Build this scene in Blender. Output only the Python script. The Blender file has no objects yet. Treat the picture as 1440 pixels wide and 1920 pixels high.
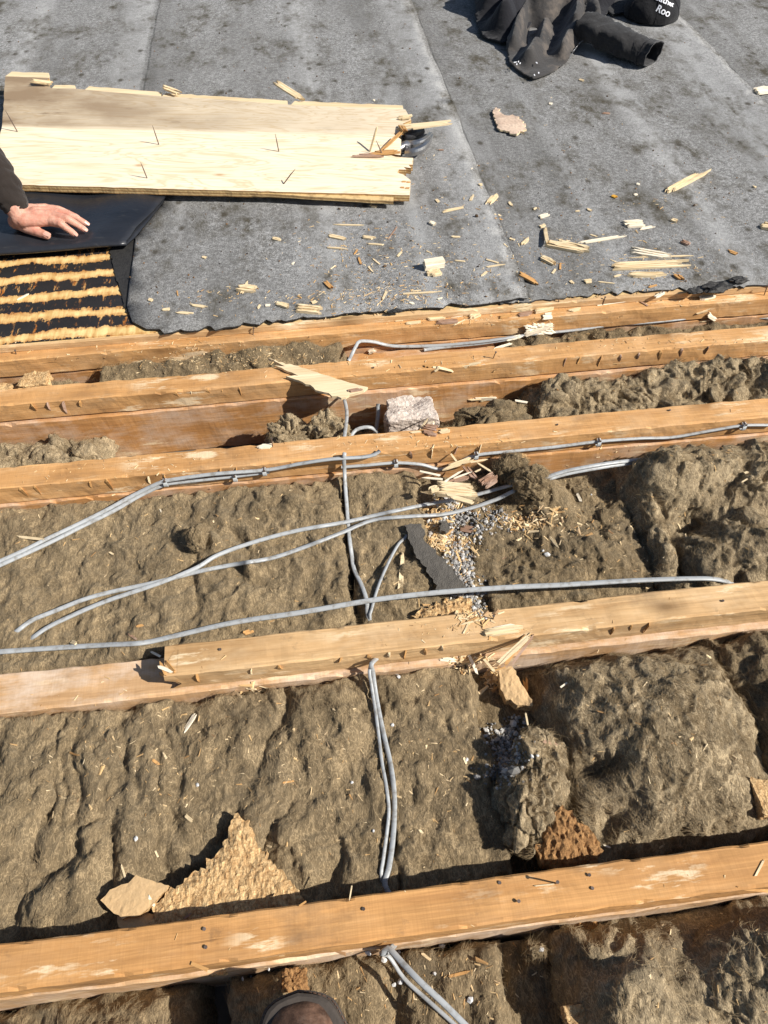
import bpy, bmesh, math, random
import numpy as np
from mathutils import Vector, Matrix
from mathutils.bvhtree import BVHTree
from mathutils.geometry import delaunay_2d_cdt

# ------------------------------------------------------------------ camera, sky, sun, exposure
scn = bpy.context.scene
C = scn.collection
F_PX, CAM_H = 1387.0, 1.10
PITCH, ROLL, YAW = math.radians(51.901), math.radians(-0.495), math.radians(-6.52)
_fw = Vector((0, math.cos(PITCH), -math.sin(PITCH))); _rt = Vector((1, 0, 0)); _up = _rt.cross(_fw)
_r2 = _rt*math.cos(ROLL) + _up*math.sin(ROLL); _u2 = -_rt*math.sin(ROLL) + _up*math.cos(ROLL)
_Z = Matrix.Rotation(YAW, 3, 'Z')
RT, UP, FW = _Z @ _r2, _Z @ _u2, _Z @ _fw
CAM = Vector((0, 0, CAM_H))
cd = bpy.data.cameras.new('camera'); cam = bpy.data.objects.new('camera', cd); C.objects.link(cam)
cd.sensor_fit = 'VERTICAL'; cd.sensor_height = 24.0; cd.lens = F_PX/1920*24.0
cd.clip_start = 0.02; cd.clip_end = 300
cam.matrix_world = Matrix(((RT.x, UP.x, -FW.x, 0), (RT.y, UP.y, -FW.y, 0), (RT.z, UP.z, -FW.z, CAM_H), (0, 0, 0, 1)))
scn.camera = cam

SUN_EL, SUN_AZ = math.radians(40), math.radians(-27)      # azimuth from +X (along the joists to the right) towards the viewer
SD = Vector((math.cos(SUN_AZ)*math.cos(SUN_EL), math.sin(SUN_AZ)*math.cos(SUN_EL), math.sin(SUN_EL)))
w = bpy.data.worlds.new('World'); scn.world = w; w.use_nodes = True
wn = w.node_tree.nodes; wl = w.node_tree.links
sky = wn.new('ShaderNodeTexSky'); sky.sky_type = 'NISHITA'; sky.sun_disc = False
sky.sun_elevation = SUN_EL; sky.sun_rotation = math.atan2(SD.x, SD.y)
wl.new(sky.outputs[0], wn['Background'].inputs[0]); wn['Background'].inputs[1].default_value = 0.06
sl = bpy.data.lights.new('sun', 'SUN'); sl.energy = 4.8; sl.angle = math.radians(0.55); sl.color = (1.0, 0.95, 0.87)
so = bpy.data.objects.new('sun', sl); C.objects.link(so); so.rotation_euler = SD.to_track_quat('Z', 'Y').to_euler()
scn.view_settings.view_transform = 'Standard'; scn.view_settings.look = 'None'
scn.view_settings.exposure = 0.55; scn.view_settings.gamma = 1.0; scn.view_settings.use_curve_mapping = False

# ------------------------------------------------------------------ noise
class Noise:
    def __init__(s, seed):
        r = np.random.default_rng(seed)
        s.p = np.concatenate([r.permutation(256)]*3).astype(np.int64)
        g = r.normal(size=(256, 3)); s.g = g/np.linalg.norm(g, axis=1)[:, None]
    def __call__(s, P):
        P = np.asarray(P, float); I = np.floor(P).astype(np.int64); f = P - I; I &= 255
        u = f*f*f*(f*(f*6-15)+10); out = np.zeros(len(P))
        for dx in (0, 1):
            wx = u[:, 0] if dx else 1-u[:, 0]
            for dy in (0, 1):
                wy = u[:, 1] if dy else 1-u[:, 1]
                for dz in (0, 1):
                    wz = u[:, 2] if dz else 1-u[:, 2]
                    h = s.p[s.p[s.p[I[:, 0]+dx]+((I[:, 1]+dy) & 255)]+((I[:, 2]+dz) & 255)]
                    out += wx*wy*wz*((f-np.array([dx, dy, dz]))*s.g[h]).sum(1)
        return out*1.5
def fbm(n, P, o=4, lac=2.03, g=.5):
    a, t = 1., 0
    for i in range(o): t = t+a*n(P*lac**i+i*7.3); a *= g
    return t
def billow(n, P, o=3, lac=2.1, g=.5):
    a, t = 1., 0
    for i in range(o): t = t+a*np.sqrt(n(P*lac**i+i*3.7)**2+.016); a *= g
    return t
def sm(x, a, b):
    t = np.clip((x-a)/(b-a), 0, 1); return t*t*(3-2*t)

# ------------------------------------------------------------------ pixel -> point on a real surface
def at(px, py, z=0.0):
    d = FW+RT*((px-720)/F_PX)-UP*((py-960)/F_PX)
    return CAM+d*((CAM_H-z)/-d.z)
def at_y(px, py, y):
    d = FW+RT*((px-720)/F_PX)-UP*((py-960)/F_PX)
    return CAM+d*(y/d.y)
SURF = []
def add_surf(V, Fc): SURF.append(BVHTree.FromPolygons([tuple(v) for v in V], [tuple(int(i) for i in f) for f in Fc]))
def surf(px, py, zdef=-0.06):
    d = (FW+RT*((px-720)/F_PX)-UP*((py-960)/F_PX)).normalized()
    best = None
    for b in SURF:
        h = b.ray_cast(CAM, d)
        if h[0] is not None and (best is None or h[3] < best[2]): best = (h[0], h[1], h[3])
    if best is None: return at(px, py, zdef), Vector((0, 0, 1))
    n = best[1]
    if n.z < 0: n = -n
    return best[0], n
def drop(x, y, zdef=-0.06):
    best = None
    for b in SURF:
        h = b.ray_cast(Vector((x, y, .6)), Vector((0, 0, -1)))
        if h[0] is not None and (best is None or h[0].z > best[0].z): best = (h[0], h[1] if h[1].z > 0 else -h[1])
    return best if best else (Vector((x, y, zdef)), Vector((0, 0, 1)))

# ------------------------------------------------------------------ objects
def tag(o, label=None, cat=None, group=None, kind=None):
    if label: o['label'] = label
    if cat: o['category'] = cat
    if group: o['group'] = group
    if kind: o['kind'] = kind
    return o
def obj(name, V, Fc, mat, parent=None, loc=None, smooth=False):
    """one mesh object; V in world coordinates, origin at loc (or at the parent's origin)"""
    V = np.asarray(V, float)
    if parent is not None: o_ = np.array(parent_origin(parent))
    elif loc is not None: o_ = np.array(loc)
    else: o_ = np.array((V[:, 0].mean(), V[:, 1].mean(), V[:, 2].min()))
    me = bpy.data.meshes.new(name)
    if isinstance(Fc, np.ndarray):
        k = Fc.shape[1]; me.vertices.add(len(V)); me.vertices.foreach_set('co', (V-o_).ravel())
        me.loops.add(Fc.size); me.loops.foreach_set('vertex_index', Fc.ravel().astype(np.int32))
        me.polygons.add(len(Fc)); me.polygons.foreach_set('loop_start', np.arange(0, Fc.size, k, dtype=np.int32))
        me.update(calc_edges=True)
    else:
        me.from_pydata([tuple(v) for v in V-o_], [], [tuple(int(i) for i in f) for f in Fc]); me.update()
    if smooth: me.polygons.foreach_set('use_smooth', [True]*len(me.polygons))
    me.materials.append(mat)
    ob = bpy.data.objects.new(name, me); C.objects.link(ob)
    if parent is not None: ob.parent = parent
    else: ob.location = o_
    return ob
def parent_origin(p):
    v = Vector(p.location)
    while p.parent: p = p.parent; v = v+Vector(p.location)
    return tuple(v)
def empty(name, loc, label, cat, group=None):
    o = bpy.data.objects.new(name, None); C.objects.link(o); o.location = loc; o.empty_display_size = .05
    return tag(o, label, cat, group)

class MB:
    def __init__(s): s.V = []; s.F = []
    def add(s, V, Fc):
        n = len(s.V); s.V += [tuple(v) for v in V]; s.F += [tuple(i+n for i in f) for f in Fc]
    def build(s, name, mat, parent=None, loc=None, smooth=False): return obj(name, s.V, s.F, mat, parent, loc, smooth)

def tube(path, rad, n=8, cap=True):
    """round tube along a list of points; rad scalar or list"""
    P = [Vector(p) for p in path]; V = []; Fc = []
    if not hasattr(rad, '__len__'): rad = [rad]*len(P)
    ref = Vector((.13, .27, .95)); last = None
    for i, p in enumerate(P):
        t = (P[min(i+1, len(P)-1)]-P[max(i-1, 0)]).normalized()
        a = t.cross(ref if last is None else last.cross(t) if False else ref)
        if a.length < 1e-4: a = t.cross(Vector((1, 0, 0)))
        a.normalize(); b = t.cross(a)
        for k in range(n):
            c = 2*math.pi*k/n; V.append(p+(a*math.cos(c)+b*math.sin(c))*rad[i])
    for i in range(len(P)-1):
        for k in range(n):
            Fc.append((i*n+k, i*n+(k+1) % n, (i+1)*n+(k+1) % n, (i+1)*n+k))
    if cap: Fc.append(tuple(range(n))[::-1]); Fc.append(tuple((len(P)-1)*n+k for k in range(n)))
    return V, Fc
def spline(pts, step=.006):
    P = [Vector(p) for p in pts]; P = [P[0]*2-P[1]]+P+[P[-1]*2-P[-2]]; out = []
    for i in range(1, len(P)-2):
        a, b, c, d = P[i-1:i+3]; n = max(2, int((c-b).length/step))
        for k in range(n):
            t = k/n
            out.append(.5*((2*b)+(c-a)*t+(2*a-5*b+4*c-d)*t*t+(3*b-a-3*c+d)*t**3))
    out.append(P[-2]); return out
def in_poly(X, Y, poly):
    r = np.zeros(len(X), bool); n = len(poly)
    for i in range(n):
        x0, y0 = poly[i][:2]; x1, y1 = poly[(i+1) % n][:2]
        if y0 == y1: continue
        c = ((y0 > Y) != (y1 > Y)) & (X < (x1-x0)*(Y-y0)/(y1-y0)+x0); r ^= c
    return r
def densify(poly, step, jit=0, seed=0):
    rr = random.Random(seed); out = []
    for i in range(len(poly)):
        a = Vector(poly[i][:2]); b = Vector(poly[(i+1) % len(poly)][:2]); n = max(1, int((b-a).length/step))
        nr = (b-a).orthogonal().normalized() if (b-a).length > 0 else Vector((0, 0))
        for k in range(n): out.append(a.lerp(b, k/n)+nr*rr.gauss(0, jit)*(1 if k else .4))
    return out
def slab_np(poly, res, zf, th, jit=0, seed=0, bstep=None, under=None):
    """closed slab with outline poly; top height zf(X,Y), thickness th"""
    B = densify(poly, bstep or res, jit, seed); nb = len(B)
    bx = np.array([p.x for p in B]); by = np.array([p.y for p in B])
    gx, gy = np.meshgrid(np.arange(bx.min()+res*.5, bx.max(), res), np.arange(by.min()+res*.5, by.max(), res))
    rr = np.random.default_rng(seed+5); gx = gx.ravel()+rr.uniform(-.3, .3, gx.size)*res; gy = gy.ravel()+rr.uniform(-.3, .3, gy.size)*res
    m = in_poly(gx, gy, [(p.x, p.y) for p in B]); gx, gy = gx[m], gy[m]
    if len(gx):
        d = np.full(len(gx), 9.)
        for i in range(nb): d = np.minimum(d, (gx-bx[i])**2+(gy-by[i])**2)
        k = d > (res*.45)**2; gx, gy = gx[k], gy[k]
    pts = [Vector((p.x, p.y)) for p in B]+[Vector((a, b)) for a, b in zip(gx, gy)]
    vo, eo, fo, ov, oe, of = delaunay_2d_cdt(pts, [], [list(range(nb))], 1, 1e-6)
    X = np.array([v.x for v in vo]); Y = np.array([v.y for v in vo])
    zt = zf(X, Y); zb = under(X, Y) if under else zt-th
    n = len(X); V = np.concatenate([np.stack([X, Y, zt], 1), np.stack([X, Y, zb], 1)])
    Fc = [tuple(f) for f in fo]+[tuple(i+n for i in f[::-1]) for f in fo]
    cnt = {}
    for f in fo:
        for i in range(len(f)):
            e = (f[i], f[(i+1) % len(f)]); cnt[e] = 1
    for (a, b) in list(cnt):
        if (b, a) not in cnt: Fc.append((b, a, a+n, b+n))
    return V, Fc
def flat(z): return lambda X, Y: np.full(len(X), z)

# ------------------------------------------------------------------ materials
MATS = {}
class NT:
    def __init__(s, name):
        s.m = bpy.data.materials.new(name); s.m.use_nodes = True; s.t = s.m.node_tree; s.n = s.t.nodes; s.b = s.n['Principled BSDF']
        MATS[name] = s.m; s.b.inputs['Roughness'].default_value = .8; s.b.inputs['Specular IOR Level'].default_value = .3
        s.co = s.n.new('ShaderNodeTexCoord').outputs['Object']
    def lk(s, a, b): s.t.links.new(a, b)
    def map(s, scale=(1, 1, 1), loc=(0, 0, 0), rot=(0, 0, 0), src=None):
        n = s.n.new('ShaderNodeMapping'); n.inputs['Scale'].default_value = scale; n.inputs['Location'].default_value = loc; n.inputs['Rotation'].default_value = rot
        s.lk(src or s.co, n.inputs[0]); return n.outputs[0]
    def noise(s, scale, detail=4, rough=.55, src=None, dist=0):
        n = s.n.new('ShaderNodeTexNoise'); n.inputs['Scale'].default_value = scale; n.inputs['Detail'].default_value = detail
        n.inputs['Roughness'].default_value = rough; n.inputs['Distortion'].default_value = dist
        s.lk(src or s.co, n.inputs['Vector']); return n.outputs['Fac']
    def vor(s, scale, src=None, feat='F1', out='Distance', rnd=1):
        n = s.n.new('ShaderNodeTexVoronoi'); n.feature = feat; n.inputs['Scale'].default_value = scale; n.inputs['Randomness'].default_value = rnd
        s.lk(src or s.co, n.inputs['Vector']); return n.outputs[out]
    def ramp(s, fac, stops, interp='LINEAR'):
        n = s.n.new('ShaderNodeValToRGB'); n.color_ramp.interpolation = interp; e = n.color_ramp.elements
        while len(e) < len(stops): e.new(.5)
        for el, (p, c) in zip(e, stops):
            el.position = p; el.color = (c, c, c, 1) if not hasattr(c, '__len__') else (*c, 1)
        s.lk(fac, n.inputs[0]); return n.outputs[0]
    def mix(s, fac, a, b, mode='MIX'):
        n = s.n.new('ShaderNodeMix'); n.data_type = 'RGBA'; n.blend_type = mode
        for v, i in ((fac, 0), (a, 6), (b, 7)):
            if hasattr(v, 'is_linked') or hasattr(v, 'links'): s.lk(v, n.inputs[i])
            elif hasattr(v, '__len__'): n.inputs[i].default_value = (*v, 1)
            else: n.inputs[i].default_value = v
        return n.outputs[2]
    def math(s, op, a, b=0.0, c=None, clamp=False):
        n = s.n.new('ShaderNodeMath'); n.operation = op; n.use_clamp = clamp
        for v, i in ((a, 0), (b, 1)) + (((c, 2),) if c is not None else ()):
            if hasattr(v, 'links'): s.lk(v, n.inputs[i])
            else: n.inputs[i].default_value = v
        return n.outputs[0]
    def xyz(s, src=None):
        n = s.n.new('ShaderNodeSeparateXYZ'); s.lk(src or s.co, n.inputs[0]); return n.outputs
    def rnd(s):
        return s.n.new('ShaderNodeObjectInfo').outputs['Random']
    def bump(s, h, strength=.5, dist=.002, prev=None):
        n = s.n.new('ShaderNodeBump'); n.inputs['Strength'].default_value = strength; n.inputs['Distance'].default_value = dist
        s.lk(h, n.inputs['Height'])
        if prev: s.lk(prev, n.inputs['Normal'])
        s.lk(n.outputs[0], s.b.inputs['Normal']); return n.outputs[0]
    def col(s, c):
        if hasattr(c, 'links'): s.lk(c, s.b.inputs['Base Color'])
        else: s.b.inputs['Base Color'].default_value = (*c, 1)
    def set(s, **k):
        for a, v in k.items(): s.b.inputs[a.replace('_', ' ')].default_value = v
        return s

def wood(name, light, dark, rot=0, knots=.5, dirt=.35, dirtcol=(.10, .075, .055), pale=0, palecol=(.72, .6, .47), rough=.75, saw=0, fine=1.0, off=0):
    t = NT(name)
    src = t.map((1, 1, 1), (off, 0, 0), (0, 0, -rot))
    warp = t.noise(3, 2, .5, t.map((1, 2.5, 2.5), src=src))
    wv = t.mix(.03, src, warp, 'LINEAR_LIGHT') if False else src
    g1 = t.noise(1, 5, .6, t.map((2.2, 55*fine, 55*fine), src=wv), dist=.6)
    g2 = t.noise(1, 3, .6, t.map((7, 260*fine, 260*fine), src=wv))
    big = t.noise(4.5, 3, .6, src)
    rg = t.math('FRACT', t.math('MULTIPLY', t.noise(1, 2, .5, t.map((1.1, 14, 14), src=wv), dist=.8), 14.0)); rgl = t.ramp(rg, [(0, .5), (.18, 0), (.8, 0), (1, .5)])
    c = t.mix(t.ramp(g1, [(.30, 0), (.72, 1)]), dark, light)
    c = t.mix(t.math('MULTIPLY', t.ramp(g2, [(.42, 1), (.6, 0)]), .35), c, tuple(x*.55 for x in dark))
    c = t.mix(t.ramp(big, [(.35, .0), (.75, .45)]), c, tuple(min(1, x*1.18) for x in light))
    c = t.mix(t.math('MULTIPLY', rgl, .55), c, tuple(x*.75 for x in dark))
    if pale:
        pm = t.ramp(t.noise(9, 5, .7, t.map((1, 2, 2), src=src)), [(.5-.12*pale, 0), (.72-.1*pale, 1)])
        c = t.mix(t.math('MULTIPLY', pm, pale), c, palecol)
    if knots:
        kw = t.mix(.06, src, t.noise(9, 2, .5, src), 'ADD') if False else src
        k = t.vor(1, t.map((5, 11, 11), src=kw)); kf = t.ramp(k, [(.05, 1), (.11, .6), (.26, 0)])
        c = t.mix(t.math('MULTIPLY', kf, knots), c, tuple(x*.38 for x in dark))
        cr = t.noise(1, 3, .6, t.map((2.2, 120, 120), (5, 2, 1), src=src), dist=.4)
        c = t.mix(t.math('MULTIPLY', t.ramp(cr, [(.68, 0), (.71, 1)]), knots*.9), c, tuple(x*.25 for x in dark))
        st = t.ramp(t.noise(3.4, 6, .68, t.map((1, 2.2, 2.2), (2, 8, 3), src=src)), [(.46, 0), (.70, 1)])
        c = t.mix(t.math('MULTIPLY', st, knots*.55), c, tuple(x*.62 for x in dark))
    tn = t.noise(1, 5, .7, t.map((9, 42, 42), (4, 1, 6), src=src)); tm = t.noise(5, 2, .5, t.map((1, 1, 1), (1, 7, 3), src=src))
    tf = t.math('MULTIPLY', t.ramp(tn, [(.54, 0), (.62, 1)]), t.ramp(tm, [(.50, 0), (.60, .8)]))
    if knots: c = t.mix(tf, c, (.80, .64, .42))
    if dirt:
        d = t.ramp(t.noise(26, 5, .75, src), [(.60, 0), (.78, 1)])
        c = t.mix(t.math('MULTIPLY', d, dirt), c, dirtcol)
        d2 = t.ramp(t.noise(7, 6, .7, t.map((1, 1.7, 1.7), (3, 5, 1), src=src)), [(.56, 0), (.74, 1)])
        c = t.mix(t.math('MULTIPLY', d2, dirt*.8), c, dirtcol)
    if saw:
        sw = t.noise(1, 2, .5, t.map((420, 6, 6), src=src)); c = t.mix(t.math('MULTIPLY', t.ramp(sw, [(.4, 0), (.65, 1)]), saw), c, tuple(x*.7 for x in dark))
    t.col(c); t.set(Roughness=rough)
    b = t.bump(g1, .35, .003); t.bump(g2, .3, .0012, b)
    return t.m

wood('firring_wood', (.70, .40, .165), (.45, .22, .075), dirt=.6, knots=.8, saw=.16, pale=.25, palecol=(.74, .56, .36))
wood('firring_wood_near', (.62, .335, .125), (.43, .21, .072), dirt=.6, knots=.75, saw=.18, pale=.12, palecol=(.74, .54, .33), off=2.3)
wood('firring_wood_grain', (.71, .48, .25), (.42, .235, .095), dirt=.5, knots=.85, saw=.06, pale=.25, palecol=(.76, .6, .4), off=5.1)
wood('joist_wood', (.60, .32, .125), (.39, .18, .06), dirt=.35, knots=.3, pale=.6, palecol=(.66, .53, .42), saw=.15, off=1.7)
wood('joist_wood_pale', (.62, .40, .22), (.44, .25, .11), dirt=.25, knots=.2, pale=.75, palecol=(.72, .59, .47), saw=.15, off=4.4)
wood('shard_cream', (.80, .66, .44), (.63, .47, .26), dirt=.06, knots=0, fine=1.6)
wood('shard_white', (.88, .80, .66), (.74, .62, .44), dirt=.03, knots=0, fine=1.6)
wood('shard_orange', (.62, .36, .14), (.42, .21, .07), dirt=.12, knots=0, fine=1.6)
wood('shard_brown', (.42, .27, .18), (.24, .125, .075), dirt=.2, knots=0, pale=.5, palecol=(.6, .46, .38), fine=1.6)
wood('bark_wood', (.66, .52, .40), (.46, .32, .24), dirt=.2, knots=0, fine=1.2)
wood('shard_yellow', (.75, .42, .06), (.6, .3, .04), dirt=0, knots=0)
SH = [MATS[k] for k in ('shard_cream', 'shard_white', 'shard_orange', 'shard_brown', 'shard_yellow')]

def wool_mat(name, base=(.255, .190, .110), dark=(.116, .085, .049), soot=.5, off=0):
    t = NT(name); src = t.map((1, 1, 1), (off, off*.7, 0))
    a = t.noise(14, 6, .65, src, dist=.6); b = t.noise(95, 5, .72, t.map((1, .5, 1), src=src), dist=1.4)
    def fil(scale, rot, dist, wd, k):          # hair-like filaments: thin iso-lines of a swirling noise
        n = t.noise(1, 1.5, .5, t.map((scale, scale*.35, scale*.6), (k, k*2, 0), (0, 0, rot), src=src), dist=dist)
        return t.ramp(t.math('ABSOLUTE', t.math('SUBTRACT', n, .5)), [(0, 1), (wd, 0)])
    f = t.math('MAXIMUM', fil(48, .5, 3.0, .034, 1), fil(72, -.9, 3.8, .042, 4))
    c = t.mix(t.ramp(a, [(.32, 0), (.66, 1)]), dark, base)
    c = t.mix(t.ramp(b, [(.34, .6), (.58, 0)]), c, tuple(x*.8 for x in dark))
    lf = tuple(min(1, x*1.7) for x in base)
    c = t.mix(t.math('MULTIPLY', f, t.ramp(a, [(.35, .42), (.6, .85)])), c, lf)
    s = t.ramp(t.noise(6.5, 5, .7, t.map((1, 1, 1), (7, 3, 1), src=src)), [(.52, 0), (.70, 1)])
    c = t.mix(t.math('MULTIPLY', s, soot), c, (.075, .062, .046))
    k = t.ramp(t.vor(170, src), [(.045, 1), (.075, 0)]); k = t.math('MULTIPLY', k, t.ramp(t.noise(30, 2, .5, src), [(.55, 0), (.63, .8)]))
    c = t.mix(k, c, (.62, .46, .27))
    t.col(c); t.set(Roughness=1, Specular_IOR_Level=.05)
    t.b.inputs['Sheen Weight'].default_value = .2; t.b.inputs['Sheen Roughness'].default_value = .6; t.b.inputs['Sheen Tint'].default_value = (.85, .75, .55, 1)
    t.bump(b, .65, .006)
    return t.m
wool_mat('wool', off=0); wool_mat('wool_fluffy', (.33, .256, .158), (.143, .108, .065), .45, 3.1); wool_mat('wool_dusty', (.22, .163, .094), (.092, .067, .038), .75, 6.4)
t = NT('wool_fibre'); t.col(t.mix(t.noise(60, 2), (.15, .108, .06), (.34, .255, .15))); t.set(Roughness=1, Specular_IOR_Level=.1)

# mineral felt: grey chippings, rubbed pale bands, moss-brown stains, rain marks
t = NT('mineral_felt')
g = t.noise(700, 2, .6); g2 = t.noise(260, 3, .75); g3 = t.noise(95, 5, .8); big = t.noise(1.6, 5, .65, t.map((2.2, .8, 1)))
c = t.ramp(g, [(.30, (.10, .10, .102)), (.45, (.29, .29, .287)), (.60, (.47, .468, .46)), (.72, (.78, .775, .76))])
c = t.mix(t.ramp(g2, [(.34, .85), (.54, 0)]), c, (.075, .074, .073))
c = t.mix(t.ramp(g3, [(.38, .75), (.54, 0)]), c, (.11, .108, .105)); c = t.mix(t.ramp(g3, [(.54, 0), (.68, .5)]), c, (.52, .52, .515))
c = t.mix(t.ramp(big, [(.38, .0), (.66, .55)]), c, (.135, .131, .124))
band = t.noise(1, 3, .55, t.map((6.5, .35, 1), (3.3, 0, 0)))
c = t.mix(t.ramp(band, [(.53, 0), (.68, .42)]), c, (.50, .505, .505))
band2 = t.noise(1, 3, .55, t.map((4.5, .3, 1), (9.1, 0, 0))); c = t.mix(t.ramp(band2, [(.53, 0), (.68, .45)]), c, (.12, .118, .112))
fx = t.math('ADD', t.xyz()[0], t.math('MULTIPLY', t.math('SUBTRACT', t.noise(5, 3, .6), .5), .03)); fp = t.math('FRACT', t.math('DIVIDE', t.math('SUBTRACT', fx, .516), 1.008))
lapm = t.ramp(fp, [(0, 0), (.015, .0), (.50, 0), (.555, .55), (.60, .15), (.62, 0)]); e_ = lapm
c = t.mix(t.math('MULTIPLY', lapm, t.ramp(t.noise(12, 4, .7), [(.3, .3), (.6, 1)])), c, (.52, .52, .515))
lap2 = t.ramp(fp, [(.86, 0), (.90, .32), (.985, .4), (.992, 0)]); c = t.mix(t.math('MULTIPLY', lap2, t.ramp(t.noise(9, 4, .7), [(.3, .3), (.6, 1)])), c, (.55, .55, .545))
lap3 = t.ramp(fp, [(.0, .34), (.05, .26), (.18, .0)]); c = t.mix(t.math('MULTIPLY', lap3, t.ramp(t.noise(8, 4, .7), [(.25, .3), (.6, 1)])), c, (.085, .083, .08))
fx2 = t.math('FRACT', t.math('DIVIDE', t.math('SUBTRACT', t.math('ADD', t.xyz()[0], t.math('MULTIPLY', t.math('SUBTRACT', t.noise(16, 3, .6), .5), .012)), .518), 1.008)); crk = t.ramp(fx2, [(0, .5), (.004, .5), (.006, 0)]); c = t.mix(t.math('MULTIPLY', crk, t.ramp(t.noise(30, 3), [(.3, .3), (.5, 1)])), c, (.03, .03, .03))
st = t.noise(7, 5, .7, t.map((1, .75, 1))); st2 = t.noise(22, 4, .7, t.map((1, .6, 1)))
sm_ = t.math('MULTIPLY', t.ramp(st, [(.46, 0), (.64, .95)]), t.ramp(st2, [(.40, 0), (.60, 1)]))
c = t.mix(sm_, c, (.072, .062, .042))
spot = t.ramp(t.vor(15, t.map((1, .8, 1), (.3, .2, 0))), [(.08, .85), (.20, 0)])
c = t.mix(t.math('MULTIPLY', spot, t.ramp(st2, [(.42, 0), (.52, 1)])), c, (.06, .052, .038))
t.col(c); t.set(Roughness=.9, Specular_IOR_Level=.2); p = t.bump(g, .9, .0018); p = t.bump(g2, .7, .003, p); t.bump(g3, .4, .004, p)
t = NT('felt_edge'); t.col(t.mix(t.noise(90, 3), (.012, .012, .013), (.045, .043, .04))); t.set(Roughness=.6); t.bump(t.noise(200, 4), .6, .003)
t = NT('felt_underside')
n = t.noise(3, 4, .6, t.map((1, 2.2, 1))); sc = t.noise(1, 4, .7, t.map((14, 90, 1), (0, 0, 0), (0, 0, .35)))
c = t.mix(t.ramp(n, [(.35, 0), (.7, 1)]), (.010, .011, .014), (.022, .024, .030)); c = t.mix(t.ramp(sc, [(.60, 0), (.74, .5)]), c, (.075, .072, .066))
t.col(c); t.lk(t.ramp(n, [(.3, .22), (.7, .42)]), t.b.inputs['Roughness']); t.set(Specular_IOR_Level=.55); t.bump(t.noise(14, 4, .6), .25, .01)
t = NT('felt_strip_grey'); c = t.mix(t.noise(40, 5, .7), (.060, .054, .046), (.135, .122, .105)); c = t.mix(t.ramp(t.noise(500, 2), [(.55, 0), (.7, .5)]), c, (.2, .19, .17)); t.col(c); t.set(Roughness=.95); t.bump(t.noise(420, 3), .8, .003)

# exposed decking: pale veneer with ragged scorched bitumen bands running along the joists
t = NT('bitumen_deck')
x = t.xyz(); e1 = t.noise(1, 5, .75, t.map((48, 12, 1))); e2 = t.noise(9, 6, .72, t.map((.7, 1.2, 1))); e3 = t.noise(1, 4, .65, t.map((70, 14, 1)))
yy = t.math('ADD', x[1], t.math('MULTIPLY', t.math('SUBTRACT', e1, .5), .036)); yy = t.math('ADD', yy, t.math('MULTIPLY', t.math('SUBTRACT', e2, .5), .075))
fr = t.math('FRACT', t.math('DIVIDE', t.math('SUBTRACT', yy, 1.7180-.0390), .0775)); dd = t.math('ABSOLUTE', t.math('SUBTRACT', fr, .5))
blk = t.ramp(dd, [(.275, 1), (.295, 0)]); scorch = t.ramp(dd, [(.26, 1), (.46, 0)])
gr = t.noise(1, 4, .6, t.map((60, 5, 1), (0, 0, 0), (0, 0, .12)))
c = t.mix(t.ramp(gr, [(.35, 0), (.65, 1)]), (.55, .34, .12), (.80, .60, .27))
c = t.mix(t.math('MULTIPLY', scorch, t.ramp(e3, [(.34, .25), (.56, 1)])), c, (.36, .125, .022))
rip = t.math('MULTIPLY', t.ramp(e1, [(.56, 0), (.61, 1)]), t.ramp(e2, [(.44, 0), (.52, 1)]))
c = t.mix(t.math('SUBTRACT', blk, rip, clamp=True), c, t.mix(e2, (.008, .008, .009), (.035, .032, .030)))
t.col(c); t.lk(t.ramp(blk, [(0, .7), (1, .45)]), t.b.inputs['Roughness']); p = t.bump(blk, .6, .003); t.bump(t.noise(1, 4, .7, t.map((120, 40, 1))), .35, .002, p)

# the lifted plywood sheet: clean below, water-stained above the fixing line
PA = math.radians(-13.6)
t = NT('plywood_face')
src = t.map((1, 1, 1), (0, 0, 0), (0, 0, 0)); x = t.xyz(src)
g1 = t.noise(1, 4, .5, t.map((1.6, 9, 9), src=src), dist=2.2)
rings = t.math('FRACT', t.math('MULTIPLY', g1, 9.0)); rl = t.ramp(rings, [(0, .9), (.2, 0), (.75, 0), (1, .9)])
g2 = t.noise(1, 4, .6, t.map((6, 160, 1), src=src))
c = t.mix(t.ramp(g2, [(.35, 0), (.65, 1)]), (.74, .62, .44), (.84, .74, .57))
c = t.mix(t.math('MULTIPLY', rl, .6), c, (.56, .39, .19))
k = t.ramp(t.vor(1, t.map((4.2, 9, 1), (.3, .1, 0), src=src)), [(.035, 1), (.06, .35), (.10, 0)]); c = t.mix(t.math('MULTIPLY', k, .7), c, (.42, .24, .10))
yv = t.math('ADD', x[1], t.math('MULTIPLY', t.math('SUBTRACT', t.noise(4, 3, .6, src), .5), .02))
up = t.ramp(t.math('ADD', t.math('MULTIPLY', t.math('SUBTRACT', yv, .315), 40), .5), [(0, 0), (1, 1)])
wet = t.noise(3.2, 5, .6, t.map((1.1, 2, 1), (1.2, 0, 0), src=src)); lx = t.ramp(x[0], [(.1, 1), (.85, .35)])
c = t.mix(t.math('MULTIPLY', t.math('MULTIPLY', up, lx), t.ramp(wet, [(.28, .45), (.60, 1)])), c, (.26, .185, .115))
c = t.mix(t.math('MULTIPLY', t.math('MULTIPLY', up, lx), t.ramp(t.noise(9, 5, .7, t.map((.7, 2.2, 1), src=src)), [(.58, 0), (.72, .75)])), c, (.12, .075, .04))
t.col(c); t.set(Roughness=.65); t.bump(g2, .25, .0015)
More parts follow.
